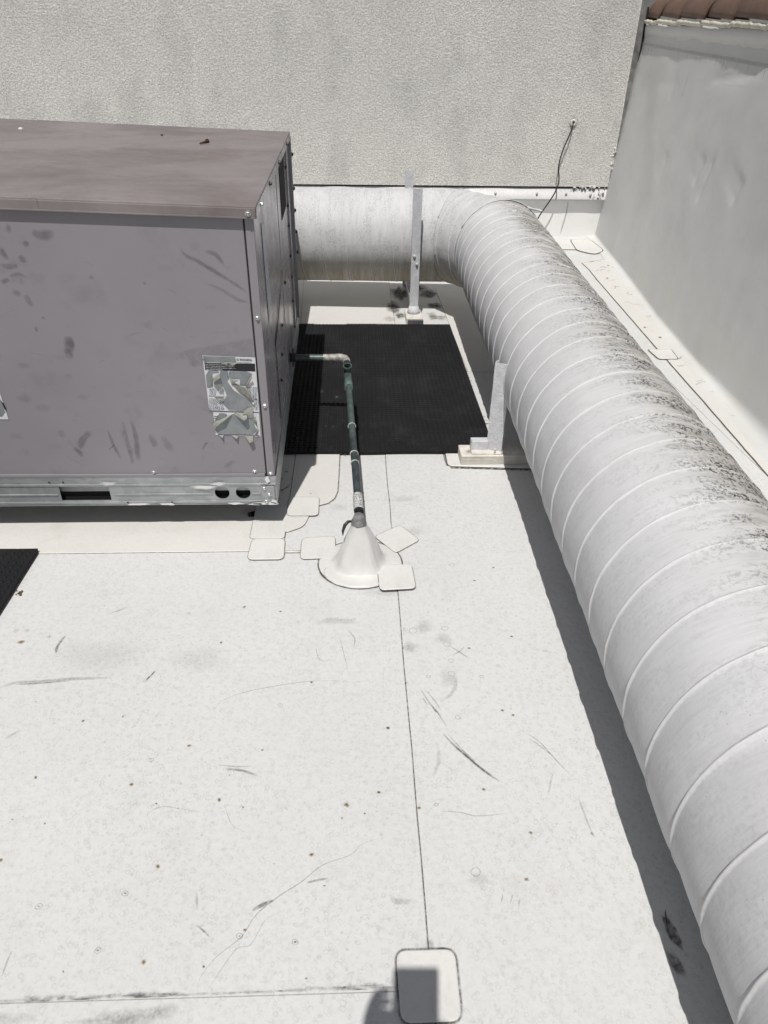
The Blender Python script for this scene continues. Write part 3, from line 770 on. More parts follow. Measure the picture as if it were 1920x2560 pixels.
# smooth with catmull
def cat(pts, k=6):
    P = [V(p) for p in pts]; R = []
    for i in range(len(P)-1):
        p0 = P[max(0, i-1)]; p1 = P[i]; p2 = P[i+1]; p3 = P[min(len(P)-1, i+2)]
        for q in range(k):
            t = q/k; R.append(.5*((2*p1)+(p2-p0)*t+(2*p0-5*p1+4*p2-p3)*t*t+(3*p1-p0-3*p2+p3)*t**3))
    R.append(P[-1]); return R
mb = MB(); mb.tube(cat(pts), .0068, 8); o = mb.build('cable_run', 'cable_black', cb, True); o.location = (-2.265, -(WY-.02), -1.124)
mb = MB(); lathe(mb, [(.034, .012), (.034, -.010), (.026, -.016), (.014, -.016), (.012, .0)], (2.265, WY-.006, 1.124), 18, axis='y'); o = mb.build('wall_bushing', 'caulk', cb, True); o.location = (-2.265, -(WY-.02), -1.124)

# ---------------------------------------------------------------- round duct
duct = empty('round_duct', (1.0, 3.0, 0)); tag(duct, 'large white painted spiral seam duct bending from the unit to the foreground', 'duct')
P1 = V((.78, 5.655, .522)); P2 = V((1.035, 5.26, .53)); P0 = V((-.75, 5.735, .515)); 
def ctr(y): 
    z = .322+.04*y if y > .3 else .322+.012+ (y-.3)*.0
    return V((.964+.014*y, y, z))
P3 = ctr(5.20); P2 = V((P3.x, 5.20, P3.z))
PITCH = .1675
def cyl_part(name, A, B, r0, r1, cutA, cutB, phase, hand, bead_h=.0055, center=None, dirt_c=50, grime=False, pitch=PITCH, step=None):
    """cylinder A->B whose rows of vertices follow the spiral lock seam"""
    U = (B-A).normalized(); Lh = (B-A).length; n = 112
    side = U.cross(V((0, 0, 1))).normalized(); upv = side.cross(U)
    if side.x*U.y < 0: pass
    offs = [0, .0018, .0035, .0055, .009, .02, .04, .065, .09, .115, .14, pitch-.009, pitch-.0055, pitch-.0035, pitch-.0018]
    prof_ = {0: 1, .0018: .92, .0035: .45, .0055: .0}
    ts = []
    k0 = -4
    while k0*pitch+phase < Lh+2*pitch:
        for o_ in offs:
            d = min(o_, pitch-o_); hb = 1 if d < .001 else (.92 if d < .0025 else (.45 if d < .0045 else 0))
            bb = 1 if d < .0025 else (.5 if d < .0045 else (.25 if d < .006 else 0))
            ts.append((k0*pitch+phase+o_, hb, bb))
        k0 += 1
    vs = []; at = {k: [] for k in ('dirt', 'grime', 'bead', 'ang', 'len')}; fs = []
    for (t0, hb, bb) in ts:
        for k in range(n+1):
            a = 2*math.pi*k/n       # 0 = side(+), 90 = up
            ad = math.degrees(a)
            t = t0-hand*pitch*((ad-90) % 360 if False else (ad if ad <= 270 else ad))/360
            d = side*math.cos(a)+upv*math.sin(a)
            lo, hi = -1e9, 1e9
            r = r0+(r1-r0)*max(0, min(1, t/Lh))
            base = A+d*r
            if cutA: pn, q = cutA; lo = -(base-q).dot(pn)/U.dot(pn)
            else: lo = 0
            if cutB: pn, q = cutB; hi = -(base-q).dot(pn)/U.dot(pn)
            else: hi = Lh
            inside = lo < t < hi
            tt = max(lo, min(hi, t))
            if center and inside: c = center(A.y+(B.y-A.y)*tt/Lh)
            else: c = A+U*tt
            rr = r+(hb*bead_h if inside else 0)
            rr += .0035*noise.noise(V((c.x*1.8+d.x, c.y*1.8+d.y, d.z*1.3)))+.0012*noise.noise(V((c.x*9+d.x*4, c.y*9, d.z*5)))
            if hb and inside: rr += .0014*noise.noise(c*25+d*9)
            p = c+d*rr; vs.append(p)
            at['bead'].append(bb if inside else 0); at['ang'].append(ad); at['len'].append(tt)
            da = ((ad-dirt_c+180) % 360)-180
            at['dirt'].append(.18)
            if grime: ga = d.z; at['grime'].append(max(0, min(1, (-.12-ga)/.5)))
            else: at['grime'].append(0.)
    q = n+1
    for i in range(len(ts)-1):
        for k in range(n):
            fs.append((i*q+k, i*q+k+1, (i+1)*q+k+1, (i+1)*q+k))
    mb = MB(); mb.add(vs, fs); mb.at = at; mb.recalc = False
    o = mb.build(name, 'duct_paint', duct, True); o.location = -duct.location
    bm = bmesh.new(); bm.from_mesh(o.data)
    dead = [f_ for f_ in bm.faces if f_.calc_area() < 1e-9]; bmesh.ops.delete(bm, geom=dead, context='FACES')
    bm.to_mesh(o.data); bm.free()
    return o
u1 = (P1-P0).normalized(); u2 = (P2-P1).normalized(); P9 = ctr(-2.2); PB = ctr(.3)
u3 = (PB-P2).normalized()
c1 = ((u1+u2).normalized(), P1); c2 = ((u2+u3).normalized(), P2)
cyl_part('duct_section', P0, P1, .335, .333, None, c1, .02, 1, .0025, dirt_c=80, grime=True, pitch=.172)
cyl_part('elbow_gore', P1, P2, .333, .326, c1, c2, .06, 1, .0042, dirt_c=95, grime=True, pitch=.15)
# long run: t measured from P2 toward the camera; match seam phase
Lr = (P2-P9).length
# seams satisfy  yax + p*ang/360 = 1.773 (mod p) with ang measured from +x; here side=+?; t = 5.26-y
cyl_part('duct_section', P2, P9, .326, .312, c2, None, 0.0, -1, .0055, center=None, dirt_c=130) if False else None
def long_run():
    n = 120; vs = []; fs = []; at = {k: [] for k in ('dirt', 'grime', 'bead', 'ang', 'len')}
    offs = [0, .0018, .0035, .0055, .009, .02, .04, .065, .09, .115, .14, PITCH-.009, PITCH-.0055, PITCH-.0035, PITCH-.0018]
    ts = []
    k = -26
    while k*PITCH < 6.6-1.773+.4:
        for o_ in offs:
            d = min(o_, PITCH-o_); hb = 1 if d < .001 else (.92 if d < .0025 else (.45 if d < .0045 else 0))
            bb = 1 if d < .0025 else (.5 if d < .0045 else (.25 if d < .006 else 0))
            ts.append((1.773+k*PITCH+o_, hb, bb))
        k += 1
    pn, q0 = c2
    for (t0, hb, bb) in ts:
        for k in range(n+1):
            ad = 360*k/n; a = rad(ad); y = t0-PITCH*ad/360
            d = V((math.cos(a), 0, math.sin(a)))
            
            r = .3125+.0135*max(0, (y-3.2)/2.06)
            # clamp at mitre plane
            base = V((ctr(0).x*0+.964, 0, .322))+d*.326
            # point(y)=axis(y)+d*r ; plane (p-q0).pn=0
            A0 = V((.964, 0, .322))+d*.326; Du = V((.014, 1, .04))
            ymax = -(A0-q0).dot(pn)/Du.dot(pn)
            inside = y < ymax; yc = min(y, ymax); c = ctr(yc)
            rr = (r if inside else .326)+(hb*.0042 if inside else 0)
            # bulge of coupling band
            if inside and .86 < yc < 1.0: rr += .004*min(1, (yc-.86)/.012, (1.0-yc)/.012)
            rr += .0050*noise.noise(V((yc*1.9, d.x*1.3, d.z*1.3)))+.0014*noise.noise(V((yc*9, d.x*5, d.z*5)))
            # facets between seams: very slight barrel
            s_ = ((y+PITCH*ad/360-1.773) % PITCH)/PITCH
            rr += .0016*math.sin(s_*math.pi)
            if hb and inside: rr += .0014*noise.noise(c*25+d*9)
            vs.append(c+d*rr)
            at['bead'].append(bb if inside else 0); at['ang'].append(ad); at['len'].append(yc)
            da = ((ad-60+180) % 360)-180
            fade = min(1, max(.0, (yc-.2)/1.6)) if yc < 1.8 else 1
            at['dirt'].append(math.exp(-(da/32)**2)*(.45+.55*fade)+.06); at['grime'].append(0.10*max(0, min(1, (-d.z-.2)*3)))
    q = n+1
    for i in range(len(ts)-1):
        for k in range(n): fs.append((i*q+k, (i+1)*q+k, (i+1)*q+k+1, i*q+k+1))
    mb = MB(); mb.add(vs, fs); mb.at = at; mb.recalc = False
    o = mb.build('duct_section', 'duct_paint', duct, True); o.location = -duct.location
    bm = bmesh.new(); bm.from_mesh(o.data)
    dead = [f_ for f_ in bm.faces if f_.calc_area() < 1e-9]; bmesh.ops.delete(bm, geom=dead, context='FACES')
    bmesh.ops.recalc_face_normals(bm, faces=bm.faces[:])
    bm.to_mesh(o.data); bm.free()
long_run()
# mastic weld over the outer elbow joint
mb = MB(); pts = []
for k in range(34):
    a = rad(58+k*2.6)
    side = u1.cross(V((0, 0, 1))).normalized()
    pn, q0 = c2; 
    d = V((math.cos(rad(150-k*4)), 0, math.sin(rad(150-k*4))))
    A0 = V((.964, 0, .322))+d*.330; Du = V((.014, 1, .04)); ym = -(A0-q0).dot(pn)/Du.dot(pn); c = ctr(ym)
    pts.append(c+d*(.331+.003*noise.noise(V((k*.7, 0, 0)))))
mb.tube(pts, [.003+.002*abs(noise.noise(V((k*.5, 2, 0)))) for k in range(34)], 8, wob=.5)
o = mb.build('joint_sealant', 'duct_paint', duct, True); o.location = -duct.location
mb = MB(); pts = []
for k in range(30):
    d = (u1.cross(V((0, 0, 1))).normalized()*math.cos(rad(150-k*4)) + V((0, 0, 1))*math.sin(rad(150-k*4)))
    pn, q0 = c1; A0 = P0+d*.334; t = -(A0-q0).dot(pn)/u1.dot(pn); pts.append(P0+u1*t+d*.335)
mb.tube(pts, [.004+.002*noise.noise(V((k*.9, 5, 0))) for k in range(30)], 6, wob=.4)
o = mb.build('joint_sealant', 'duct_paint', duct, True); o.location = -duct.location
mb = MB(); pts = []; U2 = (P2-P1)
for k in range(30):
    t = -.28+1.75*k/29; dd = (V((0, 0, 1))*.80+V((.42, .42, 0))).normalized()
    c_ = P1+U2*t
    if t < 0: c_ = P1+u1*(t*U2.length)
    pts.append(c_+dd*(.334+.004*noise.noise(V((k*.6, 3, 0)))))
mb.tube(pts, [.004+.012*abs(noise.noise(V((k*.45, 8, 0))))+.006*math.sin(k/29*math.pi) for k in range(30)], 8, wob=.6)
o = mb.build('joint_sealant', 'boot_membrane', duct, True); o.location = -duct.location
# painted screw heads on the back run
for (x, zz) in ((.60, .47), (.665, .42)):
    yv = 5.66-math.sqrt(max(0, .335**2-(zz-.525)**2))
    mb = MB(); lathe(mb, [(.011, .01), (.011, -.006), (.006, -.014)], (x, yv, zz), 8, axis='y'); o = mb.build('screw', 'white_flashing', duct, True); o.location = -duct.location

# ---------------------------------------------------------------- supports
def post(name, loc, hgt, wdt, dep, label, rz=0, lean=0., spin=0.):
    t = empty(name, loc, rz=rz); tag(t, label, 'support post', 'steel posts holding the duct')
    th = .004; mb = MB()
    # C-channel with turned-in lips, open to the back
    pr = [(-wdt/2, dep), (-wdt/2, 0), (wdt/2, 0), (wdt/2, dep), (wdt/2-.012, dep), (wdt/2-.012, dep-th), (wdt/2-th, dep-th), (wdt/2-th, th), (-wdt/2+th, th), (-wdt/2+th, dep-th), (-wdt/2+.012, dep-th), (-wdt/2+.012, dep)]
    n = len(pr); vs = []; fs = []; m = 14
    for j in range(m+1):
        z = hgt*j/m
        for (x, y) in pr:
            x_, y_ = x*math.cos(spin)-y*math.sin(spin), x*math.sin(spin)+y*math.cos(spin)
            vs.append((x_+lean*z+.0015*noise.noise(V((j*.9, x*20, 0))), y_+.0015*noise.noise(V((j*.9, y*20, 4))), z))
    for j in range(m):
        for k in range(n): fs.append((j*n+k, j*n+(k+1) % n, (j+1)*n+(k+1) % n, (j+1)*n+k))
    fs.append(tuple(m*n+k for k in range(n))); fs.append(tuple(range(n))[::-1])
    mb.add(vs, fs); mb.build('upright', 'post_paint', t)
    return t
# near support
p2 = post('duct_support_post', (.680, 3.035, .058), 0.455, .076, .036, 'near grey steel post on a laminated wooden block beside the black mat', spin=-.42)
mb = MB(); mb.box(-.165, .30, -.040, .075, -.048, .0, 0, None, .0035); o = mb.build('wood_block', 'wood_paint', p2)
# lamination grooves on the block front: thin plies standing 1.5 mm proud
for k in range(6):
    mb = MB(); z0 = -.047+k*.0078; mb.box(-.164, .299, -.0418-.0008*(k % 2), -.0395, z0, z0+.0055, 0, None, .0008); mb.build('ply_layer', 'wood_paint', p2)
mb = MB(); mb.box(-.112, -.028, .005, .050, .0005, .055, 0, None, .004); mb.build('foot_bracket', 'post_paint', p2)
mb = MB(); mb.box(-.112, .034, -.030, .050, .0005, .006, 0, None, .002); mb.build('foot_plate', 'wood_paint', p2)
mb = MB(); mb.box(-.002, .004, -.034, -.028, .001, .028, 0, None, .001); lathe(mb, [(.007, .0), (.007, .008), (.003, .012)], (.001, -.028, .022), 8); mb.build('anchor_bolt', 'white_flashing', p2)
for z in (.255, .215):
    mb = MB(); lathe(mb, [(.008, -.004), (.008, .008), (.004, .012)], (.034, -.004, z), 8, axis='x'); mb.build('bolt', 'white_flashing', p2)
mb = MB(); mb.box(.044, .048, .012, .036, .17, .40, 0, None, .001); mb.build('strap', 'black_pipe', p2)
pad = sheet('support_pad', rounded([(.455, 3.16), (.452, 2.985), (1.15, 2.935), (1.15, 3.15)], .03), .0045, .0045, 'roof_membrane_patch', None, .006, 1.4)
tag(pad, 'white rounded membrane pad under the wooden block of the near post', 'membrane pad')
st = Stain(lambda x, y: V((x, y, .0023+.0405+.0195)))
st = Stain(lambda x, y: V((x, y, .0012)))
st.blob(-.09, -.0, .06, .03, .9, 18, jag=.8); st.blob(.02, -.02, .05, .015, .6, 18, jag=.8)
st.build('grime', 'stain_brown', p2)
st = Stain(lambda x, y: V((x, y, .0052))); st.stroke([(.462, 2.972), (.6, 2.962), (.8, 2.947), (1.0, 2.935)], .012, 1.6, False); st.stroke([(.447, 3.14), (.445, 3.06), (.45, 2.99)], .012, .9, False)
st.build('dirt_line', 'stain_dark', pad)
# rear front post
p1 = post('duct_support_post', (.447, 5.24, .055), .865, .062, .042, 'tall grey steel post in front of the back duct run', lean=.0)
mb = MB(); mb.box(-.062, .058, -.13, .10, -.05, .0, 0, None, .005); mb.build('wood_block', 'wood_paint', p1)
mb = MB(); mb.box(-.054, .062, -.158, -.131, -.05, -.004, 0, None, .004); mb.build('block_end', 'tar_grey', p1)
mb = MB(); lathe(mb, [(.05, 0), (.044, .02), (.036, .05)], (0, .012, .001), 12); mb.build('foot_sealant', 'post_paint', p1, True)
for (x, z) in ((-.010, .415), (.010, .36)):
    mb = MB(); lathe(mb, [(.010, .002), (.010, -.008), (.005, -.014)], (x, 0, z), 8, axis='y'); mb.build('bolt', 'white_flashing', p1)
mb = MB(); mb.box(.0318, .036, .004, .03, .22, .55, 0, None, .001); mb.build('strap', 'black_pipe', p1)
# far post behind the duct
p3 = post('duct_support_post', (.452, 6.16, .0), .915, .062, .042, 'short visible tip of a grey steel post behind the back duct run')
# cradle under the back run
mb = MB(); mb.box(.425, .47, 5.28, 6.158, .10, .141, 0, None, .002); cr = mb.build('duct_cradle', 'post_paint'); tag(cr, 'grey steel cross bar under the back duct run between two posts', 'cross bar')

# ---------------------------------------------------------------- rubber mats
def mat(x0, x1, y0, y1, label, pitch=.0265, h=.012):
    t = MB(); n = 8
    cx, cy = (x0+x1)/2, (y0+y1)/2; hx, hy = (x1-x0)/2, (y1-y0)/2
    nxx, nyy = 14, 20
    def wz(x, y): return .0022*noise.noise(V((x*2, y*2, 2)))+.002
    # slab
    bm = MB(); vs = []; fs = []
    for j in range(nyy+1):
        for i in range(nxx+1):
            x = -hx+2*hx*i/nxx; y = -hy+2*hy*j/nyy; 
            if j in (0, nyy): y += .004*noise.noise(V((x*4, j, 0)))
            if i in (0, nxx): x += .004*noise.noise(V((y*4, i, 3)))
            vs.append((x, y, h+wz(x, y)))
    q = nxx+1
    for j in range(nyy):
        for i in range(nxx): fs.append((j*q+i, j*q+i+1, (j+1)*q+i+1, (j+1)*q+i))
    border = [i for i in range(nxx+1)]+[j*q+nxx for j in range(1, nyy+1)]+[nyy*q+i for i in range(nxx-1, -1, -1)]+[j*q for j in range(nyy-1, 0, -1)]
    b = len(vs)
    for i in border: vs.append((vs[i][0], vs[i][1], 0))
    m = len(border)
    for i in range(m): fs.append((border[i], b+i, b+(i+1) % m, border[(i+1) % m]))
    t.add(vs, fs)
    y = -hy+.02; 
    while y < hy-.012:
        x = -hx+.02
        while x < hx-.012:
            z = h+wz(x, y)-.0003; vs = []; 
            for (r, dz) in ((.0092, 0), (.0075, .0036), (.0034, .0052)):
                for k in range(n):
                    a = 2*math.pi*k/n; vs.append((x+math.cos(a)*r, y+math.sin(a)*r, z+dz))
            fs = []
            for i in range(2):
                for k in range(n): fs.append((i*n+k, i*n+(k+1) % n, (i+1)*n+(k+1) % n, (i+1)*n+k))
            fs.append(tuple(2*n+k for k in range(n))); t.add(vs, fs)
            x += pitch
        y += pitch
    t.recalc = False
    o = t.build('rubber_mat', 'rubber'); autosmooth(o, 50); o.location = (cx, cy, .009)
    tag(o, label, 'rubber mat', 'studded black rubber mats'); return o
m1 = mat(-.41, .705, 3.11, 5.08, 'black studded rubber mat beside the air unit, crossed by the green drain pipe')
m2 = mat(-2.4, -1.275, .4, 2.312, 'black studded rubber mat at the left edge of the photo in front of the unit', .03)
# debris by the mats
deb = MB()
def crumb(px, py, r, z=.02):
    a, b = G(px, py); lathe(deb, [(r*.4, -r*.2), (r, 0), (r*.8, r*.4), (r*.2, r*.6)], (a, b, z), 6)
for i in range(34): crumb(990+random.gauss(0, 12), 1134+random.gauss(0, 2.5), random.uniform(.002, .0055), .012)
for i in range(14): crumb(852+random.gauss(0, 6), 1137+random.gauss(0, 2), random.uniform(.002, .005), .012)
for i in range(16): crumb(52+random.gauss(0, 5), 1484+random.gauss(0, 4), random.uniform(.002, .005), .004)
for i in range(12): crumb(1166+random.gauss(0, 3), 940+random.gauss(0, 8), random.uniform(.002, .006), .008)
d = deb.build('leaf_litter', 'dead_leaf'); tag(d, 'small brown leaf crumbs along the mat edges', 'leaf litter', kind='stuff')
sd_ = MB(); a, b = G(1040, 1134); sd_.tube([(a, b, .012), (a+.06, b+.002, .012), (a+.12, b+.004, .012)], .0028, 6)
tw = sd_.build('twig', 'caulk', None, True); tag(tw, 'thin grey twig lying along the front edge of the big mat', 'twig')
lm = Stain(lambda x, y: V((x, y, .0275)))
for (px, py, r) in [(802, 978, .02), (842, 992, .012), (772, 950, .006), (1000, 905, .004), (830, 916, .005), (815, 1065, .006), (833, 1066, .005), (760, 1080, .006), (745, 1095, .008), (935, 1040, .004), (930, 865, .004), (1050, 920, .003)]:
    a, b = G(px, py, .0275); lm.blob(a, b, r, r*1.3, .7, jag=.9)
lm2 = lm.build('dried_mud', 'stain_light', m1); lm2.location = -m1.location

# ---------------------------------------------------------------- rooftop unit
unit = empty('air_conditioning_unit', (-.35, 2.5, 0)); tag(unit, 'boxy mauve grey rooftop air conditioning unit with torn warning labels', 'air conditioner')
UX, UY0, UY1, UXL = -.331, 2.48, 4.27, -2.6
ZB, ZT = .124, 1.266
def U(p):
    x, y, z = p
    k = (z-ZB)/(ZT-ZB)
    dz = .067*(y-UY0)*(1-k)+.035*(y-UY0)*k+.030*(UX-x)*max(0, k)
    return V((x-(.0105*(y-UY0)), y, z+dz))
def ub(name, mat, boxes, parent=None, ch=.0015, smooth=False):
    mb = MB()
    for b in boxes: mb.box(*b, 0, U, ch)
    o = mb.build(name, mat, parent or unit)
    if (parent or unit) is unit: o.location = -unit.location
    return o
XS = UX-.003
# carcass (inner body, 3mm behind the skins)
ub('inner_body', 'unit_side_paint', [(UXL, UX-.02, UY0+.012, UY1-.01, ZB+.13, ZT-.01)], ch=0)
# front panel: bent skin with a turned bottom edge
sx = UX-.030
fp = ub('front_panel', 'unit_paint', [(UXL, sx-.005, UY0, UY0+.010, ZB+.137, ZT-.006)], ch=.003)
ub('panel_hem', 'unit_paint', [(UXL, sx-.008, UY0-.006, UY0-.0005, ZB+.128, ZB+.142)], ch=.002)
cp = ub('corner_post', 'unit_paint', [(sx, UX, UY0, UY0+.011, ZB+.128, ZT-.006)], ch=.003)
ub('panel_seam', 'black_gap', [(sx-.0052, sx-.0002, UY0+.0035, UY0+.0115, ZB+.13, ZT-.01)], ch=0)
# side skins
def sp(name, y0, y1, z0, z1, dx=0., mat='unit_side_paint', ch=.002): return ub(name, mat, [(UX-.012+dx, UX-.001+dx, y0, y1, z0, z1)], ch=ch)
sp('side_panel', UY0+.0115, 3.40, ZB+.125, ZT-.008)
sp('side_panel', 3.405, 3.98, ZB+.12, ZT-.008, .002)
sp('side_panel', 3.985, UY1, ZB+.12, ZT-.008, .0)
ub('side_flange', 'unit_side_paint', [(UX-.001, UX+.010, 3.96, 3.985, ZB+.15, ZT-.03)], ch=.001)
ub('side_flange', 'unit_side_paint', [(UX-.001, UX+.016, UY1-.02, UY1, ZB+.1, ZT-.01)], ch=.001)
ub('side_opening', 'black_gap', [(UX+.0015, UX+.0035, 3.56, 3.86, .98, ZT-.05)], ch=0)
# curled access flap (triangular gap)
mb = MB(); pts = [(3.36, .79), (2.86, .62), (2.80, .36), (2.84, .36), (2.90, .60)]
vs = [U((UX+.002, y, z)) for y, z in [(3.42, .785), (2.86, .655), (2.86, .30), (2.864, .30), (2.864, .645)]]+[U((UX+.0035, y, z)) for y, z in [(3.40, .785), (2.868, .648), (2.868, .30), (2.874, .30), (2.874, .636)]]
fs = [(0, 1, 2, 3, 4), (5, 9, 8, 7, 6)]+[(i, (i+1) % 5, 5+(i+1) % 5, 5+i) for i in range(5)]
mb.add(vs, fs); o = mb.build('bent_flap', 'black_gap', unit); o.location = -unit.location
# side label
lb = MB(); vs = [U((UX+.0012, y, z)) for y, z in ((2.70, .80), (2.83, .845), (2.80, 1.15), (2.69, 1.17))]; lb.add(vs, [(0, 1, 2, 3)]); lb.recalc = False
o = lb.build('side_label', 'label_side', unit); o.location = -unit.location
# lid
lid = MB()
lid.box(UXL, UX+.012, UY0-.014, UY1+.012, ZT, ZT+.010, 0, U, .003)
lo_ = lid.build('lid', 'unit_lid_paint', unit); lo_.location = -unit.location
lp = MB(); lp.box(UXL, UX+.010, UY0-.016, UY0-.009, ZT-.028, ZT+.004, 0, U, .002)
o = lp.build('lid_lip', 'unit_lid_paint', unit); o.location = -unit.location
lp = MB(); lp.box(UX+.004, UX+.013, UY0-.008, UY1+.012, ZT-.030, ZT+.003, 0, U, .002)
o = lp.build('lid_lip', 'unit_side_paint', unit); o.location = -unit.location
lp = MB(); lp.box(UXL, UX+.006, UY0-.0175, UY0-.0155, ZT-.0285, ZT-.0235, 0, U, .0008)
o = lp.build('lid_hem', 'unit_lid_paint', unit); o.location = -unit.location

def hexscrew(p, axis, mat, r=.0085, washer=True, parent=unit):
    mb = MB(); s = -1 if axis == 'y' else 1
    if washer: lathe(mb, [(r*1.25, 0), (r*1.25, s*.002)], p, 16, axis=axis)
    lathe(mb, [(r*.75, s*.002), (r*.75, s*.007), (r*.55, s*.0085), (r*.5, s*.007)], p, 6, axis=axis)
    o = mb.build('screw', mat, parent); o.location = -unit.location; return o
for (x, z, yo) in ((UX-.014, ZT-.012, -.016), (UX-.014, .905, -.0), (UX-.015, .565, 0), (UX-.015, ZB+.142, 0), (UX-.078, ZB+.152, 0), (-.812, ZB+.150, 0), (-1.6, ZB+.15, 0), (UX-.050, .0, 0)):
    if z == 0: continue
    hexscrew(U((x, UY0+yo, z)), 'y', 'zinc_screw')
for (y, z) in ((2.62, ZT-.014), (2.98, ZT-.014), (3.45, ZT-.014), (4.0, ZT-.014)): hexscrew(U((UX+.013, y, z)), 'x', 'zinc_screw' if y < 2.9 else 'dark_screw')
for (y, z) in ((3.95, 1.15), (3.95, .96), (3.94, .86), (3.94, .70), (3.5, .70), (3.2, .60), (3.95, .58), (3.1, .5), (3.0, .42), (3.93, .45), (3.5, .30), (3.93, .30)): hexscrew(U((UX+.001, y, z)), 'x', 'dark_screw', .008)
for z in (1.16, .98, .86, .74, .62): hexscrew(U((UX+.016, 4.285, z)), 'x', 'dark_screw', .011)
# base rail with slots and round holes (front)
def rail():
    z0, z1 = ZB, ZB+.128; x1 = UX+.004
    yb = UY0-.004
    holes = [('r', -1.205, -1.005, ZB+.020, ZB+.085), ('c', -.551+.0, ZB+.052, .030), ('c', -.465, ZB+.052, .030)]
    bm = bmesh.new()
    # build as a grid-free outline with holes via triangle_fill
    def loop(pts):
        vv = [bm.verts.new((x, 0, z)) for x, z in pts]; return [bm.edges.new((vv[i], vv[(i+1) % len(vv)])) for i in range(len(vv))]
    E_ = loop([(UXL, z0), (x1, z0), (x1, z1), (UXL, z1)])
    for h in holes:
        if h[0] == 'r': E_ += loop([(h[1], h[3]), (h[2], h[3]), (h[2], h[4]), (h[1], h[4])])
        else: E_ += loop([(h[1]+math.cos(2*math.pi*k/28)*h[3], h[2]+math.sin(2*math.pi*k/28)*h[3]) for k in range(28)])
    bmesh.ops.triangle_fill(bm, edges=E_, use_beauty=True)
    for _ in range(1): pass
    r = bmesh.ops.extrude_face_region(bm, geom=bm.faces[:])
    for v in r['geom']:
        if isinstance(v, bmesh.types.BMVert): v.co.y += .004
    bmesh.ops.recalc_face_normals(bm, faces=bm.faces[:])
    for v in bm.verts: v.co = U((v.co.x, v.co.y+yb, v.co.z))
    me = bpy.data.meshes.new('base_rail'); bm.to_mesh(me); bm.free()
    o = link('base_rail', me, 'galvanised', unit); o.location = -unit.location
    return o
rl = rail()
# raised ribs of the rail
ub('rail_rib', 'galvanised', [(UXL, UX+.003, UY0-.0075, UY0-.0042, ZB+.088, ZB+.097), (UXL, UX+.003, UY0-.0075, UY0-.0042, ZB+.006, ZB+.016), (UXL, -1.215, UY0-.008, UY0-.0042, ZB+.045, ZB+.052), (-.99, -.59, UY0-.008, UY0-.0042, ZB+.045, ZB+.052), (-.43, UX-.062, UY0-.008, UY0-.0042, ZB+.045, ZB+.052)], ch=.0012)
ub('rail_bracket', 'galvanised', [(UX-.058, UX-.004, UY0-.0115, UY0-.0078, ZB+.004, ZB+.086)], ch=.002)
ub('rail_flange', 'galvanised', [(UXL, UX+.003, UY0-.006, UY0+.02, ZB-.003, ZB-.0005)], ch=0)
for (x, z) in ((UX-.045, ZB+.080), (UX-.026, ZB+.050), (UX-.040, ZB+.018)): hexscrew(U((x, UY0-.0115, z)), 'y', 'zinc_screw', .009)
for (x, z) in ((-.94, ZB+.012), (-.76, ZB+.012), (-1.235, ZB+.108), (-1.18, ZB+.108)):
    mb = MB(); lathe(mb, [(.004, 0), (.004, -.0006)], U((x, UY0-.008, z)), 10, axis='y'); o = mb.build('rivet_hole', 'black_gap', unit); o.location = -unit.location
# side base rail, inside floor; black sheets paint the shade seen through holes
ub('base_rail', 'galvanised', [(UX-.006, UX+.004, UY0+.001, UY1, ZB, ZB+.118)], ch=.001)
ub('rail_lining', 'galvanised', [(UXL, UX-.02, UY0+.014, UY0+.018, ZB+.052, ZB+.12)], ch=0)
ub('rail_void_shade', 'void_shade', [(UXL, UX-.02, UY0+.020, UY0+.024, ZB+.0, ZB+.12), (UXL, UX-.02, UY0+.001, UY0+.0195, ZB+.001, ZB+.003)], ch=0)
ub('inner_floor', 'void_shade', [(UXL, UX-.012, UY0+.004, UY1-.01, ZB+.1285, ZB+.130)], ch=0)
ub('rail_back', 'galvanised', [(UXL, UX-.01, UY1-.006, UY1, ZB, ZB+.12)], ch=0)
# white paint slops at the rail bottom
ps = Stain(lambda x, z: U((x, UY0-.0090, z)))
for (x, rx) in ((-.90, .05), (-.78, .03), (-.50, .03)): ps.blob(x, ZB+.003, rx, .006, 1.3, 16, jag=.6, core=.8)
mat_stain('paint_slop', (.70, .70, .70), 1.2, 80, .2, .4)
mat_stain('paint_slop_warm', (.42, .37, .36), 1.0, 80, .2, .4)
ps2 = Stain(lambda x, z: U((x, UY0-.0122, z)))
for (x, z, rx, rz) in ((UX-.05, ZB+.004, .05, .008), (UX-.010, ZB+.012, .014, .010), (UX-.030, ZB+.118, .010, .018), (UX-.085, ZB+.002, .03, .006)): ps2.blob(x, z, rx, rz, 1.4, 16, jag=.9, core=.7)
ps2.blob(-.62, ZB+.085, .05, .012, .9, 16, jag=.9, core=.5); ps2.blob(-.56, ZB+.10, .03, .012, .7, 16, jag=.9, core=.5); ps2.blob(-1.0, ZB+.104, .04, .01, .6, 16, jag=.9, core=.5)
for s_ in (ps, ps2):
    o = s_.build('paint_splash', 'paint_slop', unit); o.location = -unit.location
# curb under the unit, wrapped in white membrane
cv = MB(); cv.box(UXL+.1, UX-.10, UY0+.19, UY1+.9, .0, ZB+.11, 0, None, .008)
cb_ = cv.build('roof_curb', 'roof_membrane_plain'); tag(cb_, 'white membrane wrapped curb under the air conditioning unit', 'roof curb')
# plenum behind the unit
pl = MB(); pl.box(-1.6, -.45, 4.34, 5.20, .22, 1.06, 0, None, .004); pl.box(-1.5, -.50, 5.20, 6.12, .16, .90, 0, None, .004)
po = pl.build('rear_plenum', 'unit_side_paint', unit); po.location = -unit.location

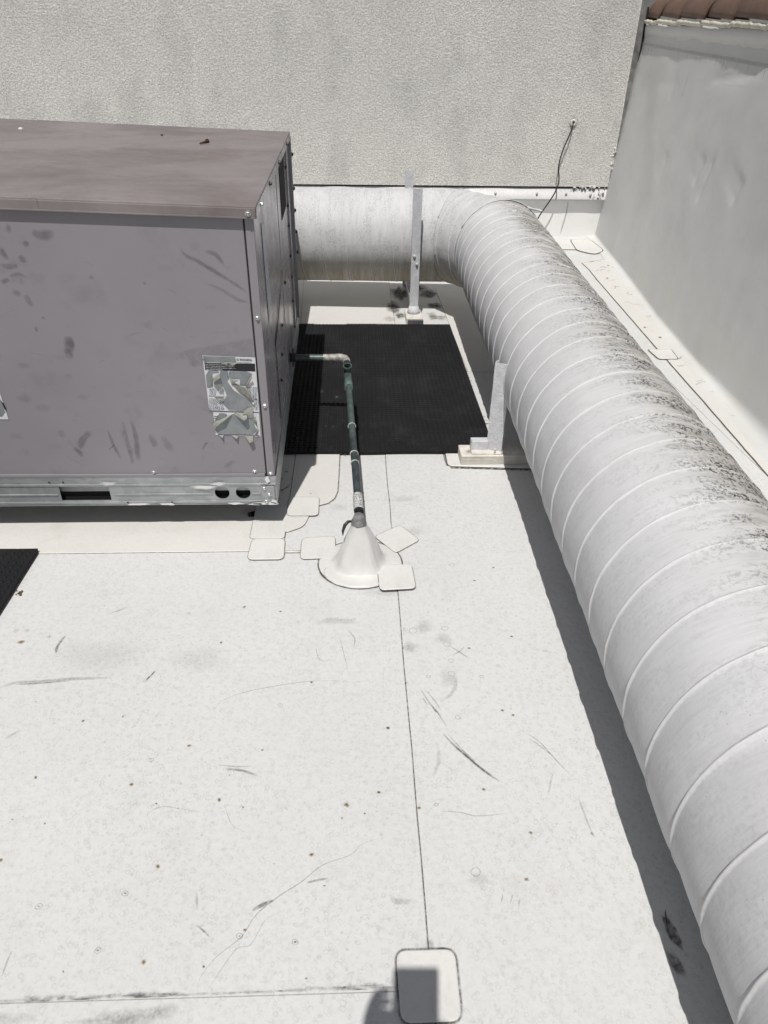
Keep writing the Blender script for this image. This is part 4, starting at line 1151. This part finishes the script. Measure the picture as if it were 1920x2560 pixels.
# smudges on the front panel (hand prints, drips)
def Fp(px, py):
    d = Rw @ V((px-960, py-1280, f)).normalized(); t = UY0/d.y; return (d.x*t, H+d.z*t)
sm = Stain(lambda x, z: V((x, UY0-.0012, z))); sm.wk = 1.7
KC = 800/1659.
S1 = lambda *L: [Fp(x*KC, 280+y*KC) for x, y in L]
S2 = lambda *L: [Fp(x*KC, 1050+y*KC) for x, y in L]
for L, w_, a_ in [((( 165, 615), (215, 640), (280, 625)), .022, .9), (((120, 670), (150, 695)), .014, .8), (((5, 700), (20, 735), (42, 765)), .015, 1), (((100, 740), (118, 765), (130, 785)), .014, .9), (((0, 790), (40, 800), (95, 795)), .014, .9), (((50, 850), (95, 840), (150, 860)), .009, .9), (((5, 885), (50, 865)), .013, 1.), (((60, 925), (110, 950)), .015, .8), (((130, 945), (150, 980), (172, 1010)), .016, 1.), (((218, 1060), (230, 1072)), .008, .9), (((185, 1110), (190, 1140)), .008, .8),
    (((350, 1160), (360, 1200), (355, 1260)), .026, 1.3), (((340, 1220), (370, 1280)), .02, 1.), (((935, 700), (960, 740), (1030, 775), (1120, 830), (1200, 880), (1290, 940)), .010, 1.), (((1060, 720), (1120, 740), (1165, 800)), .011, .8), (((1060, 890), (1130, 910), (1230, 970), (1290, 985)), .009, .6), (((460, 855), (490, 860)), .01, .7), (((745, 880), (755, 895)), .008, .7), (((30, 600), (60, 605)), .02, .5)]:
    sm.stroke(S1(*L), w_, a_)
for L, w_, a_ in [(((470, 60), (430, 100), (415, 150)), .020, 1.1), (((380, 140), (410, 165), (430, 190)), .014, .9), (((560, 50), (580, 110), (610, 170), (625, 200)), .010, .8), (((635, 0), (650, 80), (670, 150), (690, 230)), .014, .8), (((680, 0), (705, 90), (712, 160), (720, 210)), .015, .9), (((780, 70), (795, 110), (810, 140)), .02, .6), (((840, 80), (870, 130), (895, 165)), .02, .5), (((1050, 155), (1065, 125), (1080, 115)), .007, .9), (((1160, 250), (1190, 225), (1220, 210)), .012, .6), (((560, 155), (600, 125)), .003, 1.2), (((310, 50), (330, 90)), .02, .5)]:
    sm.stroke(S2(*L), w_, a_)
for k in range(40):
    x = random.uniform(-1.4, -.42); z = random.uniform(.28, 1.18)
    sm.blob(x, z, random.uniform(.01, .04), random.uniform(.008, .03), random.uniform(.1, .32), 12, jag=1.)
o = sm.build('smudges', 'stain_smudge', unit); o.location = -unit.location
ls = Stain(lambda x, z: V((x, UY0-.0016, z)))
for k in range(30):
    x = random.uniform(-1.3, -.45); z = random.uniform(.3, 1.15); a = random.uniform(-.8, .5); l = random.uniform(.02, .08)
    ls.stroke([(x, z), (x+l*.5, z+a*l*.5+.004), (x+l, z+a*l)], .0014, random.uniform(.5, 1.3))
o = ls.build('scratches', 'stain_smudge', unit); o.location = -unit.location
# pale rectangle where tape was
tp = Stain(lambda x, z: V((x, UY0-.0014, z)))
q4 = [Fp(*p) for p in ((459, 875), (588, 852), (632, 845), (632, 892), (475, 917))]
tp.v = [V((x, UY0-.0014, z)) for x, z in q4]; tp.a = [.75]*5; tp.f = [(0, 1, 2, 3, 4)]
o = tp.build('tape_mark', 'stain_light', unit); o.location = -unit.location
# loose screw and bits on the lid
def lidpt(px, py, dz=.012):
    # intersect camera ray with the lid plane
    d = Rw @ V((px-960, py-1280, f)).normalized(); t = 1.
    for _ in range(30):
        x, y = d.x*t, d.y*t; z = U((x, y, ZT+.010)).z; t = (z-H)/d.z
    return V((d.x*t, d.y*t, z+dz-.012))
a = lidpt(500, 362); b = lidpt(518, 357)
mb = MB(); mb.tube([a+V((0, 0, .006)), b+V((0, 0, .006))], [.003, .0055], 8)
d_ = (b-a).normalized(); mb.tube([b+V((0, 0, .006)), b+d_*.004+V((0, 0, .006)), b+d_*.005+V((0, 0, .006)), b+d_*.010+V((0, 0, .006))], [.011, .011, .007, .006], 10)
o = mb.build('loose_screw', 'rust_metal'); tag(o, 'rusty loose screw lying on the lid of the air conditioning unit', 'screw')
mb = MB(); c_ = lidpt(405, 339); lathe(mb, [(.006, 0), (.006, .005), (.003, .006)], c_, 6); o = mb.build('loose_nut', 'rust_metal'); tag(o, 'small dark nut lying behind the loose screw on the lid', 'nut')
mb = MB(); c_ = lidpt(52, 323); lathe(mb, [(.012, 0), (.010, .005), (.004, .008)], c_, 9); o = mb.build('pebble', 'wood_paint'); tag(o, 'small tan pebble on the rear left of the unit lid', 'pebble')

# ---------------------------------------------------------------- warning stickers
KL = 200/1580.
YL = UY0-.0020
def L5(x, y): return Fp(480+x*KL, 850+y*KL)
def flat(name, polys, mat, parent, dy=0.):
    mb = MB(); mb.recalc = False
    for P_ in polys:
        pts = [L5(*p) for p in P_]; 
        vs = [(x, YL-dy, z) for x, z in pts]
        area = sum(pts[i-1][0]*pts[i][1]-pts[i][0]*pts[i-1][1] for i in range(len(pts)))
        idx = tuple(range(len(pts)))
        mb.add(vs, [idx if area > 0 else idx[::-1]])
    o = mb.build(name, mat, parent)
    if parent is unit: o.location = -unit.location
    return o
# upper sticker
T1 = [(205, 300), (860, 325), (1250, 340), (1330, 1420), (345, 1385)]
up_ = flat('warning_sticker', [T1], 'label_white', unit)
flat('printed_band', [[(250, 448), (1245, 462), (1255, 618), (262, 590)]], 'label_black', up_, .0004)
flat('torn_area', [[(222, 312), (850, 330), (882, 440), (240, 432)], 
    [(275, 690), (330, 600), (520, 600), (540, 640), (410, 660), (360, 940), (300, 940)], 
    [(560, 605), (700, 605), (725, 700), (745, 760), (700, 810), (740, 870), (830, 990), (1150, 1195), (1230, 1180), (1235, 1300), (1010, 1400), (730, 1385), (600, 1240), (690, 1090), (600, 880), (550, 700)],
    [(745, 612), (1080, 615), (1185, 660), (1170, 720), (1060, 900), (950, 890), (945, 770), (760, 755)],
    [(430, 760), (560, 735), (610, 900), (520, 1020), (440, 920)], [(440, 1120), (640, 1120), (540, 1190)]], 'label_grey', up_, .0006)
# lower sticker
lw_ = flat('warning_sticker', [[(420, 1420), (1325, 1440), (1358, 1905), (470, 1870)]], 'label_white', unit)
flat('torn_area', [[(820, 1450), (1230, 1560), (1240, 1700), (1300, 1770), (1210, 1860), (520, 1865), (455, 1760), (470, 1700)], [(545, 1440), (640, 1440), (700, 1480), (600, 1600), (440, 1620), (500, 1500)]], 'label_grey', lw_, .0006)
flat('label_frame', [[(520, 1868), (1210, 1880), (1340, 1895), (1342, 1885), (1210, 1868), (520, 1858)]], 'print_ink', lw_, .0008)
# far-left sticker corner
l3 = flat('warning_sticker', [[(-480*7.9, 300), (-3770, 940), (-3560, 1565), (-4600, 1560), (-4700, 300)]], 'label_white', unit) if False else None
c3 = [Fp(-60, 960), Fp(-2, 975), Fp(22, 1048), Fp(-70, 1047)]
mb = MB(); mb.recalc = False; mb.add([(x, YL, z) for x, z in c3], [(0, 3, 2, 1)]); l3 = mb.build('warning_sticker', 'label_white', unit); l3.location = -unit.location
c3 = [Fp(-55, 985), Fp(2, 998), Fp(14, 1030), Fp(6, 1041), Fp(-60, 1041)]
mb = MB(); mb.recalc = False; mb.add([(x, YL-.0006, z) for x, z in c3], [(0, 4, 3, 2, 1)]); mb.build('torn_area', 'label_grey', l3)
mb = MB(); q3 = [Fp(1, 998), Fp(6, 1004), Fp(10, 1008), Fp(15, 1018), Fp(16, 1026), Fp(12, 1022), Fp(7, 1010)]; mb.recalc = False
mb.add([(x, YL-.0012, z) for x, z in q3], [tuple(range(7))[::-1]]); mb.build('paper_curl', 'black_gap', l3)
# curled paper
def curl(pts, lift, parent, mat='label_back'):
    mb = MB(); mb.recalc = False; vs = []
    P_ = [L5(*p) for p in pts]; n = len(P_)
    vs = [(P_[i][0], YL-.001-lift[i], P_[i][1]) for i in range(n)]
    area = sum(P_[i-1][0]*P_[i][1]-P_[i][0]*P_[i-1][1] for i in range(n))
    cx = sum(v[0] for v in vs)/n; cy = sum(v[1] for v in vs)/n-.002; cz = sum(v[2] for v in vs)/n
    vs.append((cx, cy, cz)); fs = [(i, (i+1) % n, n) if area > 0 else ((i+1) % n, i, n) for i in range(n)]
    mb.add(vs, fs); return mb.build('paper_curl', mat, parent)
curl([(195, 340), (215, 330), (300, 450), (260, 440)], [.008, .008, 0, 0], up_)
curl([(545, 440), (725, 410), (700, 460), (620, 485)], [0, .010, .010, .002], up_)
curl([(750, 465), (850, 420), (885, 440), (800, 510)], [0, .008, .012, .006], up_)
curl([(750, 760), (940, 770), (780, 855)], [0, .012, .004], up_)
curl([(780, 860), (1060, 905), (1200, 1180), (1150, 1190), (950, 1050)], [0, .014, .010, .0, .0], up_)
curl([(1055, 900), (1170, 680), (1200, 700), (1095, 940)], [.002, .010, .014, .002], up_)
curl([(1090, 950), (1240, 1170), (1210, 1170), (1080, 1000)], [.0, .008, .010, .002], up_)
curl([(405, 760), (550, 650), (575, 720), (430, 830)], [0, .006, .012, .004], up_)
curl([(385, 760), (405, 670), (420, 900), (375, 930)], [.006, .0, .0, .01], up_)
curl([(600, 900), (620, 910), (560, 1030), (530, 1030)], [0, .008, .004, 0], up_)
curl([(480, 1145), (640, 1140), (545, 1205)], [.0, .006, .006], up_)
curl([(1000, 1440), (1100, 1330), (1210, 1310), (1205, 1440)], [.012, .004, 0, .010], up_)
curl([(1180, 1240), (1240, 1190), (1220, 1260)], [0, .006, .008], up_, 'label_white')
curl([(415, 1690), (450, 1600), (820, 1445), (640, 1560), (470, 1690)], [.012, .008, .0, .016, .012], lw_)
curl([(820, 1450), (880, 1415), (1090, 1440), (1100, 1500), (1050, 1540)], [.0, .002, .006, .02, .022], lw_)
curl([(1190, 1560), (1260, 1490), (1270, 1600), (1310, 1740)], [.0, .008, .010, .002], lw_)
curl([(1280, 1790), (1330, 1760), (1300, 1870), (1220, 1870)], [.010, .0, .004, .012], lw_)
curl([(1040, 1890), (1110, 1890), (1180, 2060)], [.0, .0, .012], lw_)
curl([(1100, 1890), (1200, 1880), (1220, 1960), (1150, 1985)], [.0, .0, .016, .018], lw_)
curl([(530, 1870), (630, 1870), (610, 1900)], [.0, .0, .012], lw_); curl([(780, 1875), (930, 1880), (890, 1920)], [.0, .0, .012], lw_)
def text(s, x, y, h, mat, parent, dy=.0009, cond=1., bold=0.):
    cu = bpy.data.curves.new('t', 'FONT'); cu.body = s; cu.size = 1; cu.fill_mode = 'FRONT'; cu.offset = bold
    to = bpy.data.objects.new('t', cu); COL.objects.link(to); bpy.context.view_layer.update()
    me = bpy.data.meshes.new_from_object(to.evaluated_get(bpy.context.evaluated_depsgraph_get()))
    bpy.data.objects.remove(to); p = L5(x, y); q = L5(x+100, y+3)
    s_ = V((q[0]-p[0], 0, q[1]-p[1])).normalized(); ez = V((0, 0, 1))
    for v in me.vertices:
        c = v.co.copy(); v.co = V((p[0], YL-dy, p[1]))+s_*(c.x*h*cond)+ez*(c.y*h)
    o = bpy.data.objects.new('lettering', me); COL.objects.link(o); me.materials.clear(); me.materials.append(M[mat]); o.parent = parent; return o
text('O RIGGERS:', 880, 402, .0110, 'print_ink', up_, bold=.02)
text('WHEN RIGGING', 893, 445, .0056, 'print_ink', up_, cond=1.25)
text('lines require base rails are to be used as shown in', 270, 482, .0049, 'label_white', up_, .0011, 1.06, .015)
text('Chart "A". Holes in base rails are centered around the unit', 272, 514, .0049, 'label_white', up_, .0011, .90, .015)
text('center of gravity. Use wooden top skid when rigging to prevent', 275, 546, .0049, 'label_white', up_, .0011, .88, .015)
text('rigging straps from damaging unit.', 280, 577, .0049, 'label_white', up_, .0011, .92, .015)
# tables of small print
pr = MB(); pr.recalc = False; pb = MB(); pb.recalc = False
def dash(mb_, x0, x1, y, h=7):
    a = L5(x0, y); b = L5(x1, y+(x1-x0)*.03); c = L5(x1, y+h+(x1-x0)*.03); d = L5(x0, y+h)
    mb_.add([(p[0], YL-.0009, p[1]) for p in (a, b, c, d)], [(0, 3, 2, 1)])
for (xa, xb_, ya, yb) in ((350, 480, 960, 1100), (345, 640, 1150, 1370), (1120, 1180, 930, 1140), (1200, 1290, 930, 1180), (1255, 1310, 1180, 1390), (345, 400, 1390, 1391), (610, 640, 1000, 1090), (700, 760, 615, 740)):
    y = ya
    while y < yb:
        x = xa
        while x < xb_:
            l = random.uniform(12, 34); dash(pr if random.random() < .55 else pb, x, min(xb_, x+l), y, random.uniform(7, 12)); x += l+random.uniform(8, 16)
        y += 24
dash(pr, 330, 650, 1105, 6); dash(pr, 1160, 1300, 1160, 6)
for p in ((440, 1500, 520), (440, 1540, 500), (660, 1465, 690), (1040, 1465, 1090), (1060, 1490, 1100)): dash(pr, p[0], p[2], p[1], 14)
pr.build('small_print', 'print_ink', up_); pb.build('small_print', 'print_blue', up_)

# ---------------------------------------------------------------- drain pipe
dp = empty('drain_pipe', (0, 3.3, .3)); tag(dp, 'weathered green copper drain pipe running from the unit to the white boot', 'pipe')
def part(mb_, name, mat_, smooth=True):
    o = mb_.build(name, mat_, dp, smooth); o.location = -dp.location
    if smooth: autosmooth(o, 40)
    return o
R_ = .0165
E0 = V((-.36, 3.545, .352)); E1 = V((-.048, 3.515, .360))
mb = MB(); mb.tube([E0, E0.lerp(E1, .5), V((-.09, 3.519, .359))], R_, 16); part(mb, 'pipe_run', 'copper_green')
mb = MB(); mb.tube([E0+V((-.01, 0, 0)), E0+V((.05, -.005, .001))], .024, 16); part(mb, 'coupling', 'black_pipe')
mb = MB(); lathe(mb, [(.050, 0), (.050, .003), (.030, .004)], (UX+.004, 3.545, .352), 20, axis='x'); part(mb, 'grommet', 'black_gap')
# cemented elbow turning forward and down
ec = [V((-.165, 3.527, .357)), V((-.10, 3.52, .359)), V((-.07, 3.517, .360)), V((-.052, 3.508, .358)), V((-.044, 3.49, .354)), V((-.042, 3.468, .350))]
mb = MB(); mb.tube(ec, [.0172, .0195, .0205, .0205, .0205, .020], 16, wob=.06); part(mb, 'elbow', 'solder_grey')
mb = MB(); mb.tube([V((-.042, 3.476, .350)), V((-.040, 3.40, .338))], .0185, 16); part(mb, 'coupling', 'black_pipe')
# tee with an open upward port
B0 = V((-.040, 3.41, .340)); B1 = V((.010, 2.235, .232))
dirp = (B1-B0).normalized()
mb = MB(); mb.tube([B0+dirp*.0, B0+dirp*.16], .0195, 16); part(mb, 'tee', 'copper_green')
c_ = B0+dirp*.05; upn = (V((0, 0, 1))-dirp*dirp.z+V((0, -.25, 0))).normalized()
vs = []; fs = []; n = 22; a_ = dirp.cross(upn).normalized(); b_ = upn.cross(a_)
for (r, h) in ((.019, .0), (.019, .040), (.0225, .041), (.0225, .052), (.0175, .052), (.0165, .020)):
    for k in range(n): t = 2*math.pi*k/n; vs.append(c_+upn*h+a_*math.cos(t)*r+b_*math.sin(t)*r)
for i in range(5):
    for k in range(n): fs.append((i*n+k, i*n+(k+1) % n, (i+1)*n+(k+1) % n, (i+1)*n+k))
mb = MB(); mb.add(vs, fs); part(mb, 'open_port', 'copper_green')
mb = MB(); vs = [c_+upn*.022+a_*math.cos(2*math.pi*k/n)*.0168+b_*math.sin(2*math.pi*k/n)*.0168 for k in range(n)]; mb.add(vs, [tuple(range(n))]); part(mb, 'port_inside', 'black_gap', False)
mb = MB(); mb.tube([B0+dirp*.155, B0+dirp*.20], .0212, 16); part(mb, 'coupling', 'patina_light')
L_ = (B1-B0).length
mb = MB(); mb.tube([B0+dirp*.19, B0+dirp*(L_*.35), B0+dirp*(L_*.55)], .0155, 16); part(mb, 'pipe_run', 'copper_green')
simple('copper_dark', (.055, .07, .075), .4, .3, .5, 40)
mb = MB(); mb.tube([B0+dirp*(L_*.55), B0+dirp*(L_*.75), B0+dirp*(L_-.07)], .0155, 16); part(mb, 'pipe_run', 'copper_dark')
for q in (.47, .66, .72):
    mb = MB(); mb.tube([B0+dirp*(L_*q), B0+dirp*(L_*q+.003)], .0183, 16); part(mb, 'joint_ring', 'caulk')
mb = MB(); mb.tube([B0+dirp*(L_-.11), B0+dirp*(L_-.05), B0+dirp*(L_-.02), B1], [.0182, .0188, .0188, .0185], 16, wob=.1); part(mb, 'taped_end', 'black_pipe')
ts_ = Stain(lambda x, y: V((x, y, 0)))
mat_stain('paint_drips', (.55, .55, .54), 1.2, 200, .45, .5)
q_ = MB(); q_.tube([B0+dirp*(L_-.105), B0+dirp*(L_-.05), B0+dirp*(L_-.01)], .0196, 16, cap=False); q_.at = {'alpha': [1.]*len(q_.v)}; part(q_, 'paint_drips', 'paint_drips')

# boot
bt = empty('pipe_boot', (.014, 2.215, 0)); tag(bt, 'white cone shaped membrane boot sealed around the foot of the drain pipe', 'pipe boot')
mb = MB(); n = 96; prof_ = [(.165, .004), (.150, .0075), (.128, .009), (.112, .012), (.098, .020), (.089, .036), (.080, .062), (.068, .095), (.055, .128), (.042, .158), (.032, .180), (.027, .196)]
vs = []; fs = []
for i, (r, h) in enumerate(prof_):
    for k in range(n):
        t = 2*math.pi*k/n
        w_ = 1+(.09*noise.noise(V((math.cos(t)*1.6, math.sin(t)*1.6, h*12)))+.045*noise.noise(V((math.cos(t)*4, math.sin(t)*4, h*9))))
        for t0_, am, wd in ((3.9, .07, 30), (4.5, -.05, 22), (5.3, .06, 26), (.4, .06, 20), (2.4, .06, 24)):
            w_ += am*max(0, math.cos((t-t0_)/2))**(wd*2)*math.sin(min(1, h/.16)*math.pi*.9)
        if i < 3: w_ = 1+.03*noise.noise(V((math.cos(t)*2, math.sin(t)*2, 7)))
        cx = -.004*(h/.2)
        vs.append((cx+math.cos(t)*r*w_, math.sin(t)*r*w_*(.92 if i < 4 else 1), h+(.0012*math.sin(t*31+h*900) if i in (1, 2) else 0)))
for i in range(len(prof_)-1):
    for k in range(n): fs.append((i*n+k, i*n+(k+1) % n, (i+1)*n+(k+1) % n, (i+1)*n+k))
mb.add(vs, fs); mb.build('boot_cone', 'boot_membrane', bt, True)
ring = Stain(lambda x, y: V((x, y, .0052)))
ring.stroke([(math.cos(t)*.167, math.sin(t)*.154) for t in [2*math.pi*k/24 for k in range(25)]], .008, .9, False); ring.build('dirt_line', 'edge_dirt', bt)
# reinforcing fan of membrane in front
mb = MB(); vs = []; fs = []; na, nr_ = 40, 6
for i in range(na+1):
    t = rad(196+i*136/na)
    ro = .162+.008*math.sin(i/na*math.pi)+.004*noise.noise(V((i*.3, 0, 0))); 
    if i < 4: ro -= .02*(4-i)/4
    for j in range(nr_+1):
        r = .094+(ro-.094)*j/nr_; h = .0165-(.0165-.0085)*min(1, j/2) + .0010*math.sin(r*420+math.sin(t*5))*(0 < j < nr_)
        if j == nr_: h = .0072
        vs.append((math.cos(t)*r, math.sin(t)*r*.94, h+.002))
    vs.append((math.cos(t)*ro, math.sin(t)*ro*.94, .0048))
q = nr_+2
for i in range(na):
    for j in range(nr_+1): fs.append((i*q+j, i*q+j+1, (i+1)*q+j+1, (i+1)*q+j))
mb.add(vs, fs); mb.build('boot_flange', 'boot_membrane', bt, True)
fr = Stain(lambda x, y: V((x, y, .0058)))
fr.stroke([(math.cos(rad(a_))*.170, math.sin(rad(a_))*.160) for a_ in range(200, 331, 10)], .007, .8, False); fr.build('dirt_line', 'edge_dirt', bt)
mb = MB(); lathe(mb, [(.0275, .188), (.0295, .196), (.0285, .206), (.0245, .216), (.022, .226), (.019, .233)], (-.005, 0, 0), 20); o = mb.build('sealant_collar', 'grey_sealant', bt, True)
for v in o.data.vertices: v.co += v.normal*.003*noise.noise(v.co*60)
mb = MB(); mb.tube([(-.030, 0, .205), (-.045, -.006, .207), (-.058, -.016, .198), (-.066, -.026, .176), (-.066, -.03, .160)], [.004, .006, .007, .005, .0015], 8); mb.build('clamp_tail', 'black_pipe', bt, True)

# ---------------------------------------------------------------- the photographer (stands behind the camera; only the shadow falls in the picture)
fw = -back; C0 = V((0, 0, H))
def CP(a, b, c): return C0+right*a+up*b+fw*c
ph = empty('phone', CP(-.045, -.06, -.012)); tag(ph, 'dark phone held up by the photographer, throwing the square shadow', 'phone')
vs = []; fs = []
bm = bmesh.new(); bmesh.ops.create_cube(bm, size=1)
for v in bm.verts: v.co = V((v.co.x*.100, v.co.y*.165, v.co.z*.009))
bmesh.ops.bevel(bm, geom=bm.edges[:], offset=.004, segments=2, affect='EDGES')
mw = Matrix((right, up, back)).transposed()
for v in bm.verts: v.co = mw @ v.co + (CP(-.045, -.064, -.014)-ph.location)
me = bpy.data.meshes.new('phone_case'); bm.to_mesh(me); bm.free(); link('phone_case', me, 'phone_body', ph)

def skin_obj(name, verts, edges, radii, mat, parent, root=0, sub=2):
    me = bpy.data.meshes.new(name); me.from_pydata([tuple(v) for v in verts], edges, [])
    o = bpy.data.objects.new(name, me); COL.objects.link(o); bpy.context.view_layer.objects.active = o
    md = o.modifiers.new('s', 'SKIN'); 
    sv = me.skin_vertices[0].data if me.skin_vertices else None
    for i, r in enumerate(radii):
        r2 = r if isinstance(r, tuple) else (r, r)
        sv[i].radius = r2; sv[i].use_root = (i == root)
    sb = o.modifiers.new('u', 'SUBSURF'); sb.levels = sub; sb.render_levels = sub
    bpy.context.view_layer.update()
    m2 = bpy.data.meshes.new_from_object(o.evaluated_get(bpy.context.evaluated_depsgraph_get()))
    bpy.data.objects.remove(o)
    m2.materials.clear(); q = bpy.data.objects.new(name, m2); COL.objects.link(q); m2.materials.append(M[mat])
    m2.polygons.foreach_set('use_smooth', [True]*len(m2.polygons)); q.parent = parent; return q
per = empty('person', (-.08, -.50, 0)); tag(per, 'person holding up a phone, seen only as a shadow on the bottom edge', 'person')
PL = per.location
hx, hy = -.08, -.50
sk = [(hx, hy, .96), (hx, hy-.01, 1.10), (hx, hy, 1.28), (hx, hy+.01, 1.42), (hx, hy+.02, 1.52), (hx, hy+.045, 1.60), (hx, hy+.06, 1.68),   # 0..6 spine..head
      (hx-.18, hy+.01, 1.42), (hx-.24, hy+.13, 1.22), (hx-.125, hy+.30, 1.44),     # 7,8,9 left arm
      (hx+.18, hy+.01, 1.42), (hx+.25, hy+.14, 1.22), (hx+.19, hy+.33, 1.44),     # 10,11,12 right arm
      (hx-.10, hy, .90), (hx-.12, hy+.02, .50), (hx-.13, hy-.02, .09), (hx-.14, hy+.12, .04),
      (hx+.10, hy, .90), (hx+.12, hy+.02, .50), (hx+.13, hy-.02, .09), (hx+.14, hy+.12, .04)]
ed = [(0, 1), (1, 2), (2, 3), (3, 4), (4, 5), (5, 6), (3, 7), (7, 8), (8, 9), (3, 10), (10, 11), (11, 12), (0, 13), (13, 14), (14, 15), (15, 16), (0, 17), (17, 18), (18, 19), (19, 20)]
rd = [(.15, .11), (.135, .10), (.15, .11), (.13, .09), .055, .06, .085, .065, .045, .028, .065, .045, .028, .09, .06, .045, .04, .09, .06, .045, .04]
skin_obj('body', [V(p)-PL for p in sk], ed, rd, 'shirt', per)
# head with face
hd = MB(); hc = V((hx, hy+.075, 1.70)); n, m = 28, 20; vs = []; fs = []
for j in range(m+1):
    ph_ = math.pi*j/m
    for k in range(n):
        t = 2*math.pi*k/n; x = math.sin(ph_)*math.cos(t)*.075; y = math.sin(ph_)*math.sin(t)*.095; z = math.cos(ph_)*.115
        if z < -.03: x *= 1-.3*min(1, (-z-.03)/.08); 
        if y > .05 and abs(x) < .016 and -.04 < z < .02: y += .020*(1-abs(x)/.016)*(.02-z)/.06
        if y > .05 and abs(abs(x)-.03) < .014 and abs(z-.005) < .012: y -= .008
        if y > .05 and abs(x) < .025 and abs(z+.062) < .007: y -= .004
        vs.append(V((x, y, z))+hc-PL)
for j in range(m):
    for k in range(n): fs.append((j*n+k, (j+1)*n+k, (j+1)*n+(k+1) % n, j*n+(k+1) % n))
hd.add(vs, fs); hd.build('head', 'skin', per, True)
for s in (-1, 1):
    e = MB(); lathe(e, [(.006, -.01), (.018, -.004), (.020, .004), (.010, .008)], hc+V((s*.076, .0, -.005))-PL, 12, axis='x'); e.build('ear', 'skin', per, True)
    e = MB(); lathe(e, [(.002, -.008), (.009, -.003), (.009, .003), (.002, .007)], hc+V((s*.030, .080, .005))-PL, 12, axis='y'); e.build('eye', 'label_white', per, True)
hr = MB(); vs = []; fs = []
for j in range(11):
    ph_ = math.pi*.56*j/10
    for k in range(n):
        t = 2*math.pi*k/n; q = 1.09+.02*noise.noise(V((k*.5, j*.5, 0))); x = math.sin(ph_)*math.cos(t)*.075*q; y = math.sin(ph_)*math.sin(t)*.095*q-.006; z = math.cos(ph_)*.115*q+.004
        if y > .05 and z < .05: y = .05
        vs.append(V((x, y, z))+hc-PL)
for j in range(10):
    for k in range(n): fs.append((j*n+k, (j+1)*n+k, (j+1)*n+(k+1) % n, j*n+(k+1) % n))
hr.add(vs, fs); hr.build('hair', 'hair', per, True)
# hands with fingers around the phone
def hand(s, a0, wrist, db=0.):
    CP0 = CP
    def CP_(a, b, c): return CP0(a, b+db, c)
    return hand_(s, a0, wrist, CP_)
def hand_(s, a0, wrist, CP):
    # s=-1: left hand at the phone's left edge
    pts = [V(wrist)-PL, CP(a0+s*.020, -.128, -.045)-PL, CP(a0+s*.022, -.085, -.040)-PL]
    hv = [pts[0], pts[0].lerp(pts[1], .7), pts[1], pts[2]]; he = [(0, 1), (1, 2), (2, 3)]; hr_ = [.027, .022, (.030, .018), (.032, .016)]
    for k in range(4):
        b = -.058-.021*k; ln = (.9, 1., .95, .75)[k]; i = len(hv)
        hv += [CP(a0+s*.030, b, -.034)-PL, CP(a0+s*.020*1.0, b+.004, -.012)-PL+V((0, 0, 0)), CP(a0+s*.004, b+.006, -.0065)-PL-V(fw)*.001, CP(a0-s*.012*ln, b+.006, -.0065)-PL-V(fw)*.001]
        hr_ += [.010, .0095, .0085, .0075]; he += [(3 if k < 2 else 2, i), (i, i+1), (i+1, i+2), (i+2, i+3)]
    i = len(hv); hv += [CP(a0+s*.012, -.105, -.046)-PL, CP(a0-s*.010, -.085, -.036)-PL, CP(a0-s*.028, -.066, -.032)-PL]; hr_ += [.013, .011, .009]; he += [(2, i), (i, i+1), (i+1, i+2)]
    skin_obj('hand', hv, he, hr_, 'skin', per, 0, 2)
hand(-1, -.108, sk[9], .014); hand(1, .005, sk[12], -.055)

# drop objects' stray scale of stray empties: nothing else
bpy.context.view_layer.update()
